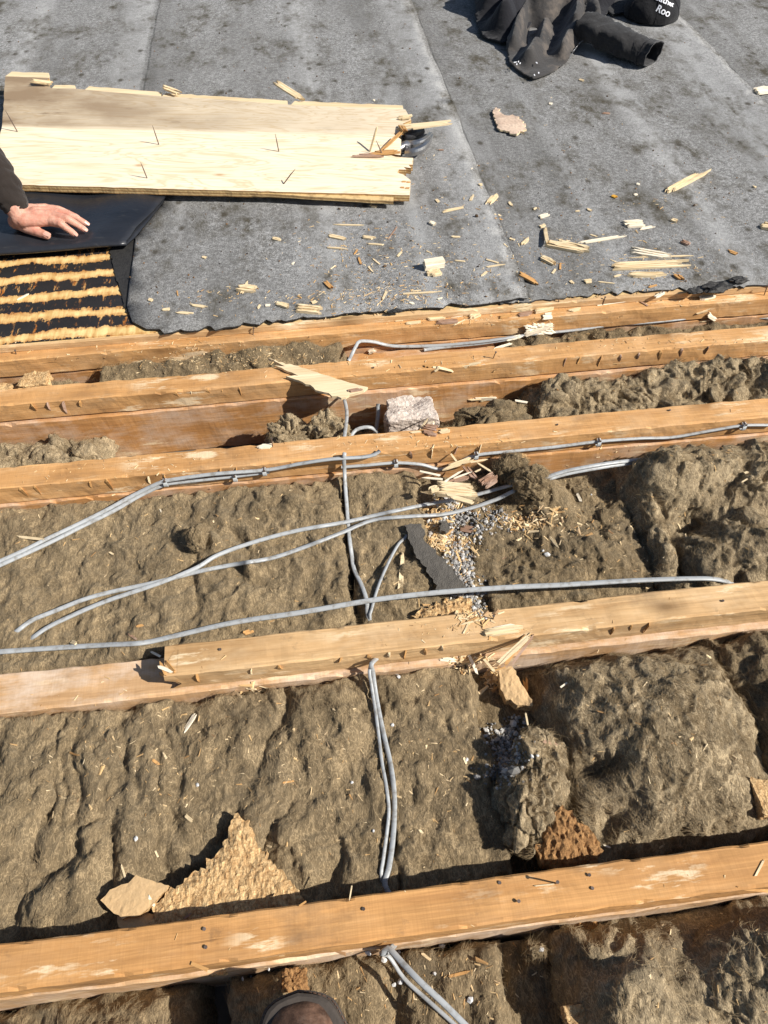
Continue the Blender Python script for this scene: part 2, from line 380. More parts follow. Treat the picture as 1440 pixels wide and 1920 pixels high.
t = NT('plywood_edge'); z = t.xyz()[2]; ly = t.math('FRACT', t.math('MULTIPLY', z, 130)); c = t.mix(t.ramp(ly, [(.45, 0), (.55, 1)]), (.62, .44, .21), (.38, .22, .09)); c = t.mix(t.ramp(t.noise(60, 4), [(.5, 0), (.7, .5)]), c, (.2, .12, .06)); t.col(c); t.bump(t.noise(120, 4), .5, .003)
t = NT('chipboard'); h1 = t.noise(1, 4, .7, t.map((170, 75, 120), (0, 0, 0), (0, 0, .5)), dist=1.5); h2 = t.noise(1, 3, .7, t.map((90, 210, 120), (0, 0, 0), (0, 0, .3)), dist=1.2)
c = t.mix(t.ramp(h1, [(.33, 0), (.66, 1)]), (.36, .20, .08), (.76, .54, .28)); c = t.mix(t.ramp(h2, [(.36, .7), (.52, 0)]), c, (.28, .15, .06)); t.col(c); t.set(Roughness=.95); p = t.bump(h1, .8, .004); t.bump(h2, .6, .003, p)
t = NT('chipboard_face'); c = t.mix(t.noise(260, 4, .7), (.45, .29, .14), (.66, .46, .25)); t.col(c); t.set(Roughness=.9); t.bump(t.noise(300, 3), .4, .002)
t = NT('chipboard_dark'); c = t.mix(t.ramp(t.noise(110, 5, .75), [(.3, 0), (.7, 1)]), (.16, .075, .028), (.48, .27, .11)); t.col(c); t.set(Roughness=.95); t.bump(t.noise(160, 5, .7), 1, .006)
t = NT('brick_rubble'); c = t.mix(t.ramp(t.noise(120, 5, .75), [(.35, 0), (.65, 1)]), (.44, .36, .30), (.74, .65, .57)); c = t.mix(t.ramp(t.noise(25, 4), [(.55, 0), (.7, .5)]), c, (.25, .21, .19)); t.col(c); t.set(Roughness=1); t.bump(t.noise(220, 4, .7), .9, .004)
t = NT('cable_sheath'); c = t.mix(t.noise(20, 4, .7), (.30, .315, .325), (.40, .415, .42)); c = t.mix(t.ramp(t.noise(70, 4, .7), [(.50, 0), (.70, .75)]), c, (.16, .14, .11)); t.col(c); t.set(Roughness=.42, Specular_IOR_Level=.5)
t = NT('cable_clip'); t.col((.50, .52, .52)); t.set(Roughness=.45, Specular_IOR_Level=.5)
t = NT('gravel'); v = t.n.new('ShaderNodeNewGeometry').outputs['Random Per Island']; c = t.ramp(v, [(0, (.14, .135, .125)), (.3, (.25, .245, .235)), (.55, (.44, .43, .41)), (.8, (.68, .66, .62)), (1, (.32, .24, .17))]); t.col(t.mix(t.ramp(t.noise(300, 3), [(.4, .35), (.6, 0)]), c, (.15, .14, .14))); t.set(Roughness=.8)
t = NT('stone_white'); t.col(t.mix(t.noise(200, 4), (.42, .42, .42), (.78, .77, .74))); t.set(Roughness=.8)
t = NT('nail_steel'); t.col(t.mix(t.noise(300, 4), (.10, .055, .03), (.26, .22, .2))); t.set(Metallic=.6, Roughness=.5)
t = NT('hammer_steel'); n = t.noise(60, 4, .7); t.col(t.mix(n, (.20, .20, .21), (.62, .61, .60))); t.set(Metallic=.9, Roughness=.33)
t = NT('hammer_paint'); t.col(t.mix(t.noise(80, 3), (.02, .021, .024), (.06, .06, .065))); t.set(Roughness=.4)
t = NT('plasterboard'); t.col(t.mix(t.noise(20, 5, .7), (.10, .08, .06), (.22, .18, .14))); t.set(Roughness=.95)
def cloth(name, a, b, spots=0, dust=0, dustcol=(.22, .17, .13)):
    t = NT(name); c = t.mix(t.noise(9, 4), a, b)
    if dust: c = t.mix(t.math('MULTIPLY', t.ramp(t.noise(10, 5, .7), [(.48, 0), (.66, 1)]), dust), c, dustcol)
    if spots: c = t.mix(t.ramp(t.vor(42), [(.03, spots), (.05, 0)]), c, (.5, .48, .45))
    t.col(c); t.set(Roughness=.92, Specular_IOR_Level=.2); t.b.inputs['Sheen Weight'].default_value = .15
    p = t.bump(t.noise(28, 5, .6), .5, .012); t.bump(t.noise(900, 2), .4, .001, p); return t.m
cloth('jacket_cloth', (.030, .028, .027), (.058, .054, .052), .5, .6, (.17, .14, .115)); cloth('jacket_lining', (.006, .006, .008), (.013, .013, .017)); cloth('sleeve_cloth', (.017, .013, .011), (.034, .026, .022))
cloth('jacket_sleeve', (.014, .014, .015), (.028, .027, .028), .3, .25, (.07, .066, .064)); cloth('cap_cloth', (.006, .006, .007), (.014, .014, .016)); cloth('trouser_cloth', (.02, .02, .025), (.04, .04, .045), 0, .4)
t = NT('zip_metal'); t.col((.4, .4, .4)); t.set(Metallic=.8, Roughness=.4)
t = NT('thread_white'); t.col((.75, .76, .8))
t = NT('skin'); n = t.noise(60, 4, .6); c = t.mix(t.ramp(n, [(.3, 0), (.7, 1)]), (.44, .205, .145), (.62, .345, .255)); c = t.mix(t.ramp(t.noise(28, 3), [(.5, 0), (.7, .45)]), c, (.47, .16, .115)); t.col(c); t.set(Roughness=.5)
t.b.inputs['Subsurface Weight'].default_value = .12; t.b.inputs['Subsurface Radius'].default_value = (.006, .002, .001); t.bump(t.noise(260, 4, .6), .35, .0015)
t = NT('nail_skin'); t.col((.58, .33, .26)); t.set(Roughness=.3)
t = NT('hair'); t.col(t.mix(t.noise(120, 3), (.03, .02, .012), (.07, .045, .028))); t.set(Roughness=.6)
t = NT('boot_leather'); n = t.noise(45, 6, .75); c = t.mix(t.ramp(n, [(.38, 0), (.62, 1)]), (.055, .030, .020), (.17, .095, .062)); c = t.mix(t.ramp(t.noise(18, 5, .7), [(.52, 0), (.66, .55)]), c, (.24, .165, .125)); t.col(c); t.set(Roughness=.6); t.bump(n, .6, .003)
t = NT('boot_rubber'); t.col(t.mix(t.noise(50, 5, .7), (.028, .024, .021), (.095, .076, .062))); t.set(Roughness=.7); t.bump(t.noise(90, 4), .4, .002)
t = NT('sawdust'); t.col(t.ramp(t.n.new('ShaderNodeNewGeometry').outputs['Random Per Island'], [(0, (.36, .20, .08)), (.4, (.62, .42, .2)), (.8, (.80, .64, .40)), (1, (.24, .13, .06))])); t.set(Roughness=.9)
t = NT('crumb_dark'); t.col(t.ramp(t.n.new('ShaderNodeNewGeometry').outputs['Random Per Island'], [(0, (.03, .025, .02)), (.5, (.12, .07, .035)), (1, (.28, .15, .06))])); t.set(Roughness=.9)

# ================================================================== STRUCTURE
FLOOR = -0.185
def box_np(x0, x1, y0, y1, z0, z1): 
    V = [(x, y, z) for x in (x0, x1) for y in (y0, y1) for z in (z0, z1)]
    return V, [(0, 1, 3, 2), (4, 6, 7, 5), (0, 4, 5, 1), (2, 3, 7, 6), (0, 2, 6, 4), (1, 5, 7, 3)]
o = obj('ceiling_board', *box_np(-2.6, 2.8, -1.2, 1.46, FLOOR-.013, FLOOR), MATS['plasterboard']); tag(o, kind='structure')
add_surf(*box_np(-2.6, 2.8, -1.2, 1.46, FLOOR-.013, FLOOR))

def timber_np(x0, x1, y0, y1, z0, z1, seed, ch=.0025, jit=.0016, step=.012, end0=0, end1=0, wav=.002):
    """a sawn length of timber along X: chamfered, slightly wavy section; end0/end1 = raggedness of its ends"""
    n = Noise(seed); nx = max(2, int((x1-x0)/step))
    # section points, counter-clockwise seen from +X
    my = [y0+(y1-y0)*k for k in (.09, .28, .72, .91)]; mz = [z0+(z1-z0)*k/3 for k in range(1, 3)]
    sec = [(y0+ch, z0), *[(m, z0) for m in my], (y1-ch, z0), (y1, z0+ch), *[(y1, m) for m in mz], (y1, z1-ch), (y1-ch, z1), *[(m, z1) for m in my[::-1]], (y0+ch, z1), (y0, z1-ch), *[(y0, m) for m in mz[::-1]], (y0, z0+ch)]
    k = len(sec); S = np.array(sec); X = np.linspace(x0, x1, nx+1)
    P = np.zeros((nx+1, k, 3)); P[:, :, 0] = X[:, None]; P[:, :, 1:] = S[None]
    Q = P.reshape(-1, 3)
    j = np.stack([n(Q*np.array([30, 90, 90])+i*9.1) for i in range(2)], 1)*jit
    lw = np.stack([n(np.stack([Q[:, 0]*2.2, np.full(len(Q), i*5.5), np.zeros(len(Q))], 1)) for i in range(2)], 1)*np.array([wav, wav*.5])
    edge = ((np.abs(Q[:, 1]-y0) < ch*1.5) | (np.abs(Q[:, 1]-y1) < ch*1.5)) & (np.abs(Q[:, 2]-z1) < ch*1.5)
    nick = np.maximum(0, n(Q*np.array([45, 5, 5])+3)-.25)*edge*.015
    Q[:, 1:] += j+lw; Q[:, 2] -= nick
    P = Q.reshape(nx+1, k, 3)
    rr = np.random.default_rng(seed)
    if end0: P[0, :, 0] += rr.uniform(-.2, 1, k)*end0; P[1, :, 0] += rr.uniform(0, .6, k)*end0
    if end1: P[-1, :, 0] -= rr.uniform(-.2, 1, k)*end1
    V = P.reshape(-1, 3); Fc = []
    for i in range(nx):
        for q in range(k): Fc.append((i*k+q, i*k+(q+1) % k, (i+1)*k+(q+1) % k, (i+1)*k+q))
    Fc.append(tuple(range(k))[::-1]); Fc.append(tuple(nx*k+q for q in range(k)))
    return V, Fc

def nail_np(p, h=.03, r=.0016, lean=(0, 0), head=True):
    p = Vector(p); tip = p+Vector((lean[0]*h, lean[1]*h, h)); m = MB()
    m.add(*tube([p-Vector((0, 0, .004)), p.lerp(tip, .6), tip], r, 6))
    if head:
        d = (tip-p).normalized(); m.add(*tube([tip, tip+d*.0010], r*2.0, 8))
    return m
def notch_np(x, yf, z0, z1, rr):
    """a torn fin of fibre left standing on the front face by the saw"""
    w = rr.uniform(.0009, .0022); d = rr.uniform(.0015, .0045); zt = z1-rr.uniform(.0, .004); zb = z0+rr.uniform(.006, .026); s = rr.uniform(-.005, .005)
    V = [(x-w, yf+.001, zt), (x+w, yf+.001, zt), (x+s, yf-d, zt-.004), (x-w*.6+s, yf+.001, zb), (x+w*.6+s, yf+.001, zb), (x+s*1.5, yf-d*.5, (zt+zb)/2-.004), (x-w*1.6, yf-d*.6, zt-.006)]
    return V, [(0, 1, 2), (0, 2, 6), (6, 2, 5), (2, 1, 5), (1, 4, 5), (4, 3, 5), (3, 6, 5), (3, 0, 6), (0, 3, 4, 1)]

JOIST = [  # y0, y1 of the firring strip; joist below y0,y1; x start; materials; label
    (.156, .211, .154, .213, -2.3, 'firring_wood_near', 'joist_wood_pale', 'nearest roof joist, smooth orange face with nail heads, just beyond the boot'),
    (.567, .624, .558, .630, -.298, 'firring_wood_grain', 'joist_wood_pale', 'second roof joist from the viewer with bare whitish left end and splintered middle'),
    (1.009, 1.065, 1.006, 1.068, -2.3, 'firring_wood', 'joist_wood', 'third roof joist with grey cable clipped along its front face'),
    (1.246, 1.299, 1.240, 1.301, -2.3, 'firring_wood', 'joist_wood', 'fourth roof joist with a splintered plank end lying across it'),
    (1.396, 1.449, 1.398, 1.449, -2.3, 'firring_wood', 'joist_wood', 'farthest visible roof joist carrying the decking edge under the felt')]
rr = random.Random(4)
NOTCH = {0: [], 1: [365, 470, 520, 730, 762, 798, 830, 1155, 1188, 1222, 640, 690], 2: [55, 28, 162, 192, 272, 302, 410, 440, 545, 580, 770, 812, 860, 905], 3: [58, 88, 118, 150, 328, 358, 388, 418, 448, 1062, 1090, 1130, 1165, 1200, 1240, 1280, 1330], 4: []}
NAIL = {0: [(937, 1655, .001), (972, 1690, .004), (1105, 1641, .002), (1110, 1666, .001), (383, 1742, .001), (386, 1776, .001), (1043, 1655, .03), (682, 1705, .001)],
        1: [(925, 1160, .012), (413, 1218, .001), (1355, 1128, .002)], 2: [(511, 838, .022), (1255, 770, .002), (1045, 797, .001)], 3: [(924, 672, .02), (700, 690, .001)],
        4: [(738, 588, .028), (1048, 578, .024), (1130, 572, .022), (1233, 562, .026), (1307, 556, .026), (1433, 553, .03), (474, 628, .018), (30, 664, .012)]}
jroot = []
for i, (y0, y1, b0, b1, xs, m1, m2, lab) in enumerate(JOIST):
    root = empty('roof_joist', (0, (y0+y1)/2, FLOOR), lab, 'joist', 'roof joists'); jroot.append(root)
    V, Fc = timber_np(xs, 2.5, y0, y1, -.048, 0, 20+i, end0=.035 if i == 1 else 0, wav=.003); fir = obj('firring_strip', V, Fc, MATS[m1], root); add_surf(V, Fc)
    V, Fc = timber_np(-2.3, 2.5, b0, b1, FLOOR+.001, -.0505, 40+i, ch=.002, wav=.005); obj('joist', V, Fc, MATS[m2], root); add_surf(V, Fc)
    for px in NOTCH[i]:
        p = at_y(px, {1: 1240-.11*(px-500), 2: 900-.09*px, 3: 760-.085*px}[i], y0)
        fin = obj('saw_tear', *notch_np(p.x, y0-.001, -.046, -.001, rr), SH[rr.choice((2, 2, 2, 0, 3))], fir)
    for px, py, h in NAIL[i]:
        p = at(px, py, 0); nail_np(p, h, .0012, (rr.uniform(-.25, .25), rr.uniform(-.2, .2))).build('nail', MATS['nail_steel'], root)

# decking: one run of sheets behind joist five, its sawn edge showing under the felt
dk = obj('roof_deck', *box_np(-3.2, 3.6, 1.4285, 7.5, .0005, .0165), MATS['plywood_edge']); tag(dk, kind='structure')
FCUT = [at(210, 478, .018), at(222, 530, .018), at(240, 590, .018), at(275, 618, .018)]
o = obj('scorched_veneer', *slab_np([(-3.1, 1.4305), (at(252, 615, .018).x+.05, 1.4305), (-.37, 1.8), (-.37, 2.0), (-3.1, 2.0)], .05, flat(.0185), .002), MATS['bitumen_deck'], dk)
me = o.data
for v in me.vertices: v.co += Vector(dk.location)            # keep the bands in world coordinates
o.location = -Vector(dk.location)
V, Fc = timber_np(-3.1, 3.5, 1.421, 1.436, .0008, .0165, 77, ch=.001, jit=.0008); obj('sheet_edge', V, Fc, MATS['firring_wood_grain'], dk)
add_surf(*box_np(-3.2, 3.6, 1.4285, 7.5, .0005, .0185))

# ------------------------------------------------------------------ felt: metre-wide sheets lapped across the joists
felt = bpy.data.objects.new('roof_felt', None); C.objects.link(felt); felt.location = (0, 3, .02); tag(felt, kind='structure')
nf = Noise(91)
def felt_z(z, lap=None):
    def f(X, Y):
        P = np.stack([X, Y, X*0], 1)
        r = z+.0022*nf(P*3)+.0012*nf(P*9+4)+.0008*nf(P*np.array([30, 4, 1]))
        if lap is not None: r = r+.006*sm(X, lap-.10, lap-.055)
        near = np.clip((1.56-Y)/.1, 0, 1); r = r+near*(.0035*nf(P*14+8)-.001)
        return r
    return f
def edge_y(x): return 1.425+.007*math.sin(x*3.1)+.005*math.sin(x*9.7+1)
XS1, XS2 = .516, 1.524
def front(xa, xb, step=.02):
    r = random.Random(int(xa*1000)+7); pts = []; x = xa
    while x < xb:
        j = .0035*r.gauss(0, 1)+(r.uniform(.006, .014) if r.random() < .07 else 0)
        pts.append((x, edge_y(x)+j)); x += step*r.uniform(.35, 1)
    return pts
c = [at(330, 352, .026), at(300, 385, .026), at(272, 415, .026), at(254, 440, .026), at(250, 480, .026), at(243, 530, .026), at(238, 575, .026), at(248, 603, .026), at(275, 617, .026), at(300, 617, .026)]
left = [(p.x, p.y) for p in c]
polyA = left+front(left[-1][0]+.01, XS1)+[(XS1+.004*math.sin(k*1.9)+.003*math.sin(k*.7), 1.45+k*.09) for k in range(0, 66)]+[(-3.1, 7.4), (-3.1, 2.14), (-.5, 2.14)]
polyB = front(XS1-.07, XS2)+[(XS2+.004*math.sin(k*2.3)+.003*math.sin(k*.9), 1.45+k*.09) for k in range(0, 66)]+[(XS1-.07, 7.3)]
polyC = front(XS2-.07, 3.4)+[(3.4, 7.4), (XS2-.07, 7.4)]
for k, (pl, z, lap) in enumerate(((polyA, .0275, XS1), (polyB, .0235, XS2), (polyC, .0195+.0035, None))):
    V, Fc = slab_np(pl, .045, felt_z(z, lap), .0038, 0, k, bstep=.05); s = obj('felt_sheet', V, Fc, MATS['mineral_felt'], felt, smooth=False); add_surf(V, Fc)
    s.data.materials.append(MATS['felt_edge'])
    for p in s.data.polygons:
        if abs(p.normal.z) < .5 or p.normal.z < -.5: p.material_index = 1
        else: p.use_smooth = True
    for v in s.data.vertices: v.co += Vector(felt.location)
    s.location = -Vector(felt.location)
# black torn under-layer left between the scorched deck and the grey sheet
ul = [at(x, y, .021) for x, y in ((205, 468), (212, 500), (222, 530), (232, 565), (241, 592), (262, 613), (300, 612), (300, 560), (300, 470), (270, 440))]
V, Fc = slab_np([(p.x, p.y) for p in ul], .02, flat(.0222), .003, .0018, 3, bstep=.008); obj('torn_underlay', V, Fc, MATS['felt_edge'], felt)
# crumpled scraps on the torn edge at the right
for (px, py, s, sd) in ((1345, 538, .035, 1), (1385, 525, .022, 2), (1300, 545, .02, 3), (742, 583, .014, 4)):
    p = at(px, py, .03); n = Noise(300+sd); bm = bmesh.new(); bmesh.ops.create_icosphere(bm, subdivisions=3, radius=1)
    co = np.array([v.co for v in bm.verts]); d = 1+.55*n(co*1.7)+.3*n(co*4); W = co*d[:, None]*np.array([s, s*.45, s*.3])+np.array(p)
    obj('torn_scrap', W, [[v.index for v in f.verts] for f in bm.faces], MATS['felt_edge'], felt); bm.free()

# ================================================================== INSULATION
def wool(label, x0, x1, y0, y1, z, seed, mat='wool', res=.0027, mounds=(), fold=.012, fs=(15, 8), lump=.006, edge=.03, fluff=.004, warp=.012, tilt=(0, 0), fib=9000, sy=(0, 0), group='pieces of mineral wool between the joists', foot=None):
    n = Noise(seed); n2 = Noise(seed+500)
    y0, y1 = y0-.007, y1+.007
    nx, ny = max(8, int((x1-x0)/res)), max(8, int((y1-y0)/res))
    X, Y = np.meshgrid(np.linspace(x0, x1, nx), np.linspace(y0, y1, ny)); X, Y = X.ravel(), Y.ravel()
    P = np.stack([X, Y, np.zeros_like(X)], 1)
    ed = np.minimum(np.minimum(X-x0-sy[0], x1-X-sy[1]), np.minimum(Y-y0, y1-Y)+.004)
    ed = ed+n(P*14)*.012+n(P*35)*.005
    prof = np.sqrt(np.clip(1-(1-np.clip(ed/edge, 0, 1))**2, 0, 1))
    top = z+tilt[0]*(X-(x0+x1)/2)+tilt[1]*(Y-(y0+y1)/2)+n(P*4)*.008
    for (mx, my, rx, ry, hh) in mounds:
        r2 = ((X-mx)/rx)**2+((Y-my)/ry)**2; top = top+hh*np.exp(-r2*1.4)
    W = P+np.stack([n(P*9+11), n(P*9+31), P[:, 0]*0], 1)*.035
    b = np.abs(n2(W*np.array([fs[0]*.62, fs[1]*.62, 1]))); mk = sm(n(P*5+21), -.25, .45)
    h1 = fold*1.25*(1-np.exp(-(b/.22)**1.3))*(.3+.7*mk)-fold*.5
    b2 = np.abs(n(W*np.array([fs[0]*1.5, fs[1]*1.7, 1])+5)); h1 = h1+fold*.5*(1-np.exp(-(b2/.22)**1.4))*(.25+.75*sm(n2(P*6), -.2, .5))
    h1 = h1+.006*fbm(n, P*np.array([26, 20, 1])+3, 2)
    Z = FLOOR+(top+h1-FLOOR)*prof
    Zg = Z.reshape(ny, nx); gy, gx = np.gradient(Zg, (y1-y0)/(ny-1), (x1-x0)/(nx-1))
    N = np.stack([-gx.ravel(), -gy.ravel(), np.ones(len(X))], 1); N /= np.linalg.norm(N, axis=1)[:, None]
    Q = np.stack([X, Y, Z], 1)
    Qw = Q+np.stack([n(Q*40), n2(Q*40), n(Q*40+9)], 1)*.008
    d = lump*1.25*(billow(n2, Qw*21, 2, 2.1, .4)-.4)+fluff*.75*fbm(n, Qw*np.array([80, 60, 80]), 3, 2.2, .55)
    Q = Q+N*d[:, None]
    if warp: Q[:, :2] += np.stack([n(Q*17+40), n2(Q*17+70)], 1)*warp*.75
    Q[:, 2] = np.maximum(Q[:, 2], FLOOR+.0015)
    idx = np.arange(nx*ny).reshape(ny, nx); Fq = np.stack([idx[:-1, :-1], idx[:-1, 1:], idx[1:, 1:], idx[1:, :-1]], -1).reshape(-1, 4)
    keep = (Q[Fq][:, :, 2] > FLOOR+.0025).any(1); Fq = Fq[keep]
    used, inv = np.unique(Fq, return_inverse=True); Q = Q[used]; Fq = inv.reshape(-1, 4)
    o = obj('mineral_wool', Q, Fq, MATS[mat], None, None, True); tag(o, label, 'insulation', group)
    add_surf(Q[::1], Fq); fibres(o, Q, N[used], int(fib*(1.25 if 'fluffy' in mat else 1)), seed); return o

def fibres(o, Q, N, count, seed, L=(.006, .017), wd=.00020):
    count = int(count*.95)
    if not count: return
    rr = np.random.default_rng(seed); loc = np.array(o.location)
    k = rr.integers(0, len(Q), count); p = Q[k]; nn = N[k]; ln = rr.uniform(*L, count)
    nz = Noise(seed+9); ang = nz(p*9)*3.6+rr.normal(0, .7, count)+.7
    tdir = np.stack([np.cos(ang), np.sin(ang), np.zeros(count)], 1); tdir -= nn*(tdir*nn).sum(1)[:, None]; tdir /= np.linalg.norm(tdir, axis=1)[:, None]+1e-9
    side = np.cross(nn, tdir); curl = rr.normal(0, .9, count); lift = rr.uniform(.02, .36, count)**1.8
    pts = []
    for s in (0, .34, .67, 1.):
        q = p+tdir*(ln*s)[:, None]+side*(ln*curl*s*s)[:, None]+nn*(ln*(lift*s-.35*s*s*lift)-.0004+.0009*s)[:, None]; pts.append(q)
    wv = side*.7+nn*.7; V = np.zeros((count, 8, 3))
    for i, s in enumerate((1, 1, .8, .4)):
        V[:, i*2] = pts[i]-wv*wd*s; V[:, i*2+1] = pts[i]+wv*wd*s
    base = np.arange(count)[:, None]*8; q = np.array([[0, 1, 3, 2], [2, 3, 5, 4], [4, 5, 7, 6]]); Fq = (base[:, :, None]+q[None]).reshape(-1, 4)
    f = obj('loose_fibres', V.reshape(-1, 3), Fq, MATS['wool_fibre'], o); tag(f, kind='stuff')

def clod(label, c, r, seed, mat='wool_fluffy', sub=6, amp=.35, fib=2500, rot=0, group='loose tufts of mineral wool'):
    n = Noise(seed); n2 = Noise(seed+77); bm = bmesh.new(); bmesh.ops.create_icosphere(bm, subdivisions=sub, radius=1)
    co = np.array([v.co for v in bm.verts]); Fc = np.array([[v.index for v in f.verts] for f in bm.faces]); bm.free()
    w = co+np.stack([n(co*1.6), n2(co*1.6), n(co*1.6+5)], 1)*.35
    d = 1+amp*fbm(n, w*1.3, 2)-.28*np.exp(-(np.abs(n2(w*2.1))/.10))+.16*(billow(n, w*3.3, 3)-.4)+.045*fbm(n2, w*np.array([14, 14, 9]), 3, 2.1, .65)
    Q = co*d[:, None]*np.array(r); ca, sa = math.cos(rot), math.sin(rot); Q = np.stack([Q[:, 0]*ca-Q[:, 1]*sa, Q[:, 0]*sa+Q[:, 1]*ca, Q[:, 2]], 1)+np.array(c)
    o = obj('mineral_wool_tuft', Q, Fc, MATS[mat], None, None, True); tag(o, label, 'insulation', group); add_surf(Q, Fc)
    fibres(o, Q, co, fib*2, seed, (.005, .014)); return o

WOOL_START = len(SURF)
G = 'pieces of mineral wool between the joists'
# bay nearest the viewer
wool('hollowed brown mineral wool at the bottom left corner, left of the boot', -.70, -.235, -.24, .150, -.10, 101, mounds=[(-.33, .05, .10, .12, .045), (-.62, .1, .2, .08, -.05)], fold=.016, fs=(14, 9), warp=.01)
wool('flat brown mineral wool under the boot tip with gravel specks', -.215, .185, -.24, .150, -.075, 102, 'wool_dusty', fold=.013, fs=(16, 5), mounds=[(.02, .0, .02, .2, -.03), (.14, -.05, .03, .2, .02)])
wool('fluffy mineral wool heap at the bottom right corner of the picture', .235, .85, -.24, .150, -.055, 103, 'wool_fluffy', mounds=[(.33, .03, .08, .12, .04), (.55, .0, .2, .14, .05)], fold=.026, fs=(10, 9), lump=.012, fluff=.006, edge=.06, warp=.02, fib=14000)
# bay between joists one and two
wool('long wrinkled mineral wool batt left of the upright cables, second bay', -.78, .052, .213, .557, -.058, 111, fold=.018, fs=(17, 8.5), mounds=[(-.45, .42, .2, .1, .008), (-.20, .265, .12, .07, -.022), (-.34, .27, .05, .05, -.018)], lump=.009, fib=24000, edge=.022)
wool('narrow wrinkled mineral wool strip between upright cables and gravel, second bay', .030, .222, .213, .557, -.060, 112, fold=.013, fs=(10, 8), fib=5000, lump=.007, edge=.022, sy=(0, .0))
wool('big domed mineral wool mound right of the gravel, second bay', .295, .665, .218, .556, -.062, 113, 'wool_fluffy', mounds=[(.49, .39, .19, .18, .085), (.36, .47, .06, .07, .02), (.372, .352, .034, .018, -.06), (.36, .27, .04, .03, -.04)], fold=.010, fs=(9, 9), lump=.011, fluff=.006, edge=.065, warp=.014, fib=24000)
wool('ridged mineral wool piece at the right edge, second bay', .605, .95, .222, .556, -.045, 114, 'wool_dusty', mounds=[(.70, .36, .05, .2, .035), (.83, .42, .06, .2, .04)], fold=.024, fs=(16, 7), lump=.013, fluff=.006, edge=.05, warp=.018, fib=12000)
# bay between joists two and three
wool('long smooth mineral wool batt under the crossing cables, third bay', -.88, .036, .632, 1.006, -.055, 121, fold=.009, fs=(11, 8), mounds=[(-.23, .86, .012, .022, .028), (-.16, .80, .012, .02, .03), (-.19, .72, .05, .05, .014), (-.30, .90, .02, .02, .012)], lump=.009, fib=24000, edge=.022)
wool('short mineral wool piece between upright cable and gravel, third bay', .016, .192, .632, 1.006, -.055, 122, fold=.010, fs=(11, 8), lump=.008, fib=5000, edge=.022)
wool('low dark mineral wool sprinkled with wood crumbs, third bay', .238, .63, .632, 1.006, -.085, 123, 'wool_dusty', mounds=[(.42, .93, .05, .06, .04), (.50, .76, .1, .06, .03), (.36, .70, .1, .05, .02)], fold=.014, fs=(9, 11), lump=.014, fluff=.006, edge=.05, warp=.016, fib=12000)
wool('tall tangled mineral wool heap at the right edge, third bay', .585, 1.12, .632, 1.006, -.055, 124, 'wool_fluffy', mounds=[(.66, .91, .06, .07, .07), (.85, .90, .16, .1, .05), (.80, .73, .07, .07, .05), (.71, .80, .04, .05, -.06), (.97, .80, .12, .1, .04), (.65, .70, .02, .06, -.05)], fold=.036, fs=(10, 11), lump=.018, fluff=.007, edge=.055, warp=.022, fib=26000)
# bay between joists three and four
wool('crumpled mineral wool lump at the left edge, fourth bay', -.92, -.475, 1.070, 1.238, -.085, 131, 'wool_fluffy', fold=.026, fs=(12, 16), lump=.020, fluff=.006, edge=.05, warp=.02, fib=9000)
wool('heaped tangled mineral wool in front of the fourth joist, right half', .455, 1.36, 1.070, 1.238, -.050, 132, 'wool_fluffy', mounds=[(.60, 1.18, .12, .08, .02), (.85, 1.20, .2, .07, .045), (1.1, 1.15, .2, .08, .03)], fold=.030, fs=(12, 17), lump=.024, fluff=.008, edge=.06, warp=.026, fib=22000)
wool('thin crumbled mineral wool under the brick lump, fourth bay', -.06, .33, 1.072, 1.236, -.145, 133, 'wool_dusty', mounds=[(.25, 1.12, .1, .05, .03)], fold=.018, fs=(14, 14), lump=.016, fluff=.006, edge=.05, warp=.016, fib=4000)
clod('rounded mineral wool tuft left of the upright cable, fourth bay', (-.075, 1.150, -.085), (.052, .045, .055), 141)
clod('second mineral wool tuft touching the upright cable, fourth bay', (.006, 1.150, -.085), (.050, .042, .055), 142)
clod('flattened mineral wool tuft below the white splinters, fourth bay', (.375, 1.140, -.085), (.085, .05, .05), 143, 'wool_dusty')
clod('small dark mineral wool tuft right of the brick lump', (.275, 1.115, -.105), (.05, .035, .035), 144, 'wool_dusty', 5)
# bay between joists four and five
wool('long flat mineral wool batt lying in the narrow farthest bay', -.515, .072, 1.302, 1.397, -.030, 151, 'wool_dusty', fold=.010, fs=(14, 18), tilt=(.03, .2), lump=.008, edge=.03, fib=9000)
wool('scraps of mineral wool at the left end of the farthest bay', -.95, -.54, 1.302, 1.396, -.065, 152, 'wool_dusty', fold=.02, fs=(16, 18), lump=.014, edge=.03, fib=5000)
wool('low dusty mineral wool at the right end of the farthest bay', .42, 1.42, 1.302, 1.396, -.052, 153, 'wool_dusty', fold=.016, fs=(13, 18), lump=.012, edge=.03, fib=12000)
# loose tufts
clod('tall mineral wool tuft standing beside the gravel, second bay', (.252, .318, -.058), (.048, .075, .058), 161, 'wool_fluffy', amp=.42, rot=-.3, fib=5000)
clod('upper half of the mineral wool tuft leaning over the gravel', (.285, .372, -.045), (.040, .045, .045), 162, 'wool_fluffy', amp=.4, fib=3500)
clod('brown mineral wool tuft pressed over the paired cables, third bay', (.405, .925, -.044), (.040, .036, .036), 163, 'wool', fib=3500)
clod('small dark mineral wool tuft behind the paired cables', (.375, .972, -.045), (.036, .026, .034), 164, 'wool_dusty', fib=2500)
clod('small mineral wool tuft hanging under the nearest joist', (.218, .128, -.085), (.014, .012, .02), 165, 'wool_dusty', 5, fib=400)
clod('knobbly mineral wool knot under the crossing cables', (-.258, .862, -.032), (.020, .026, .022), 166, 'wool', 5, fib=600)
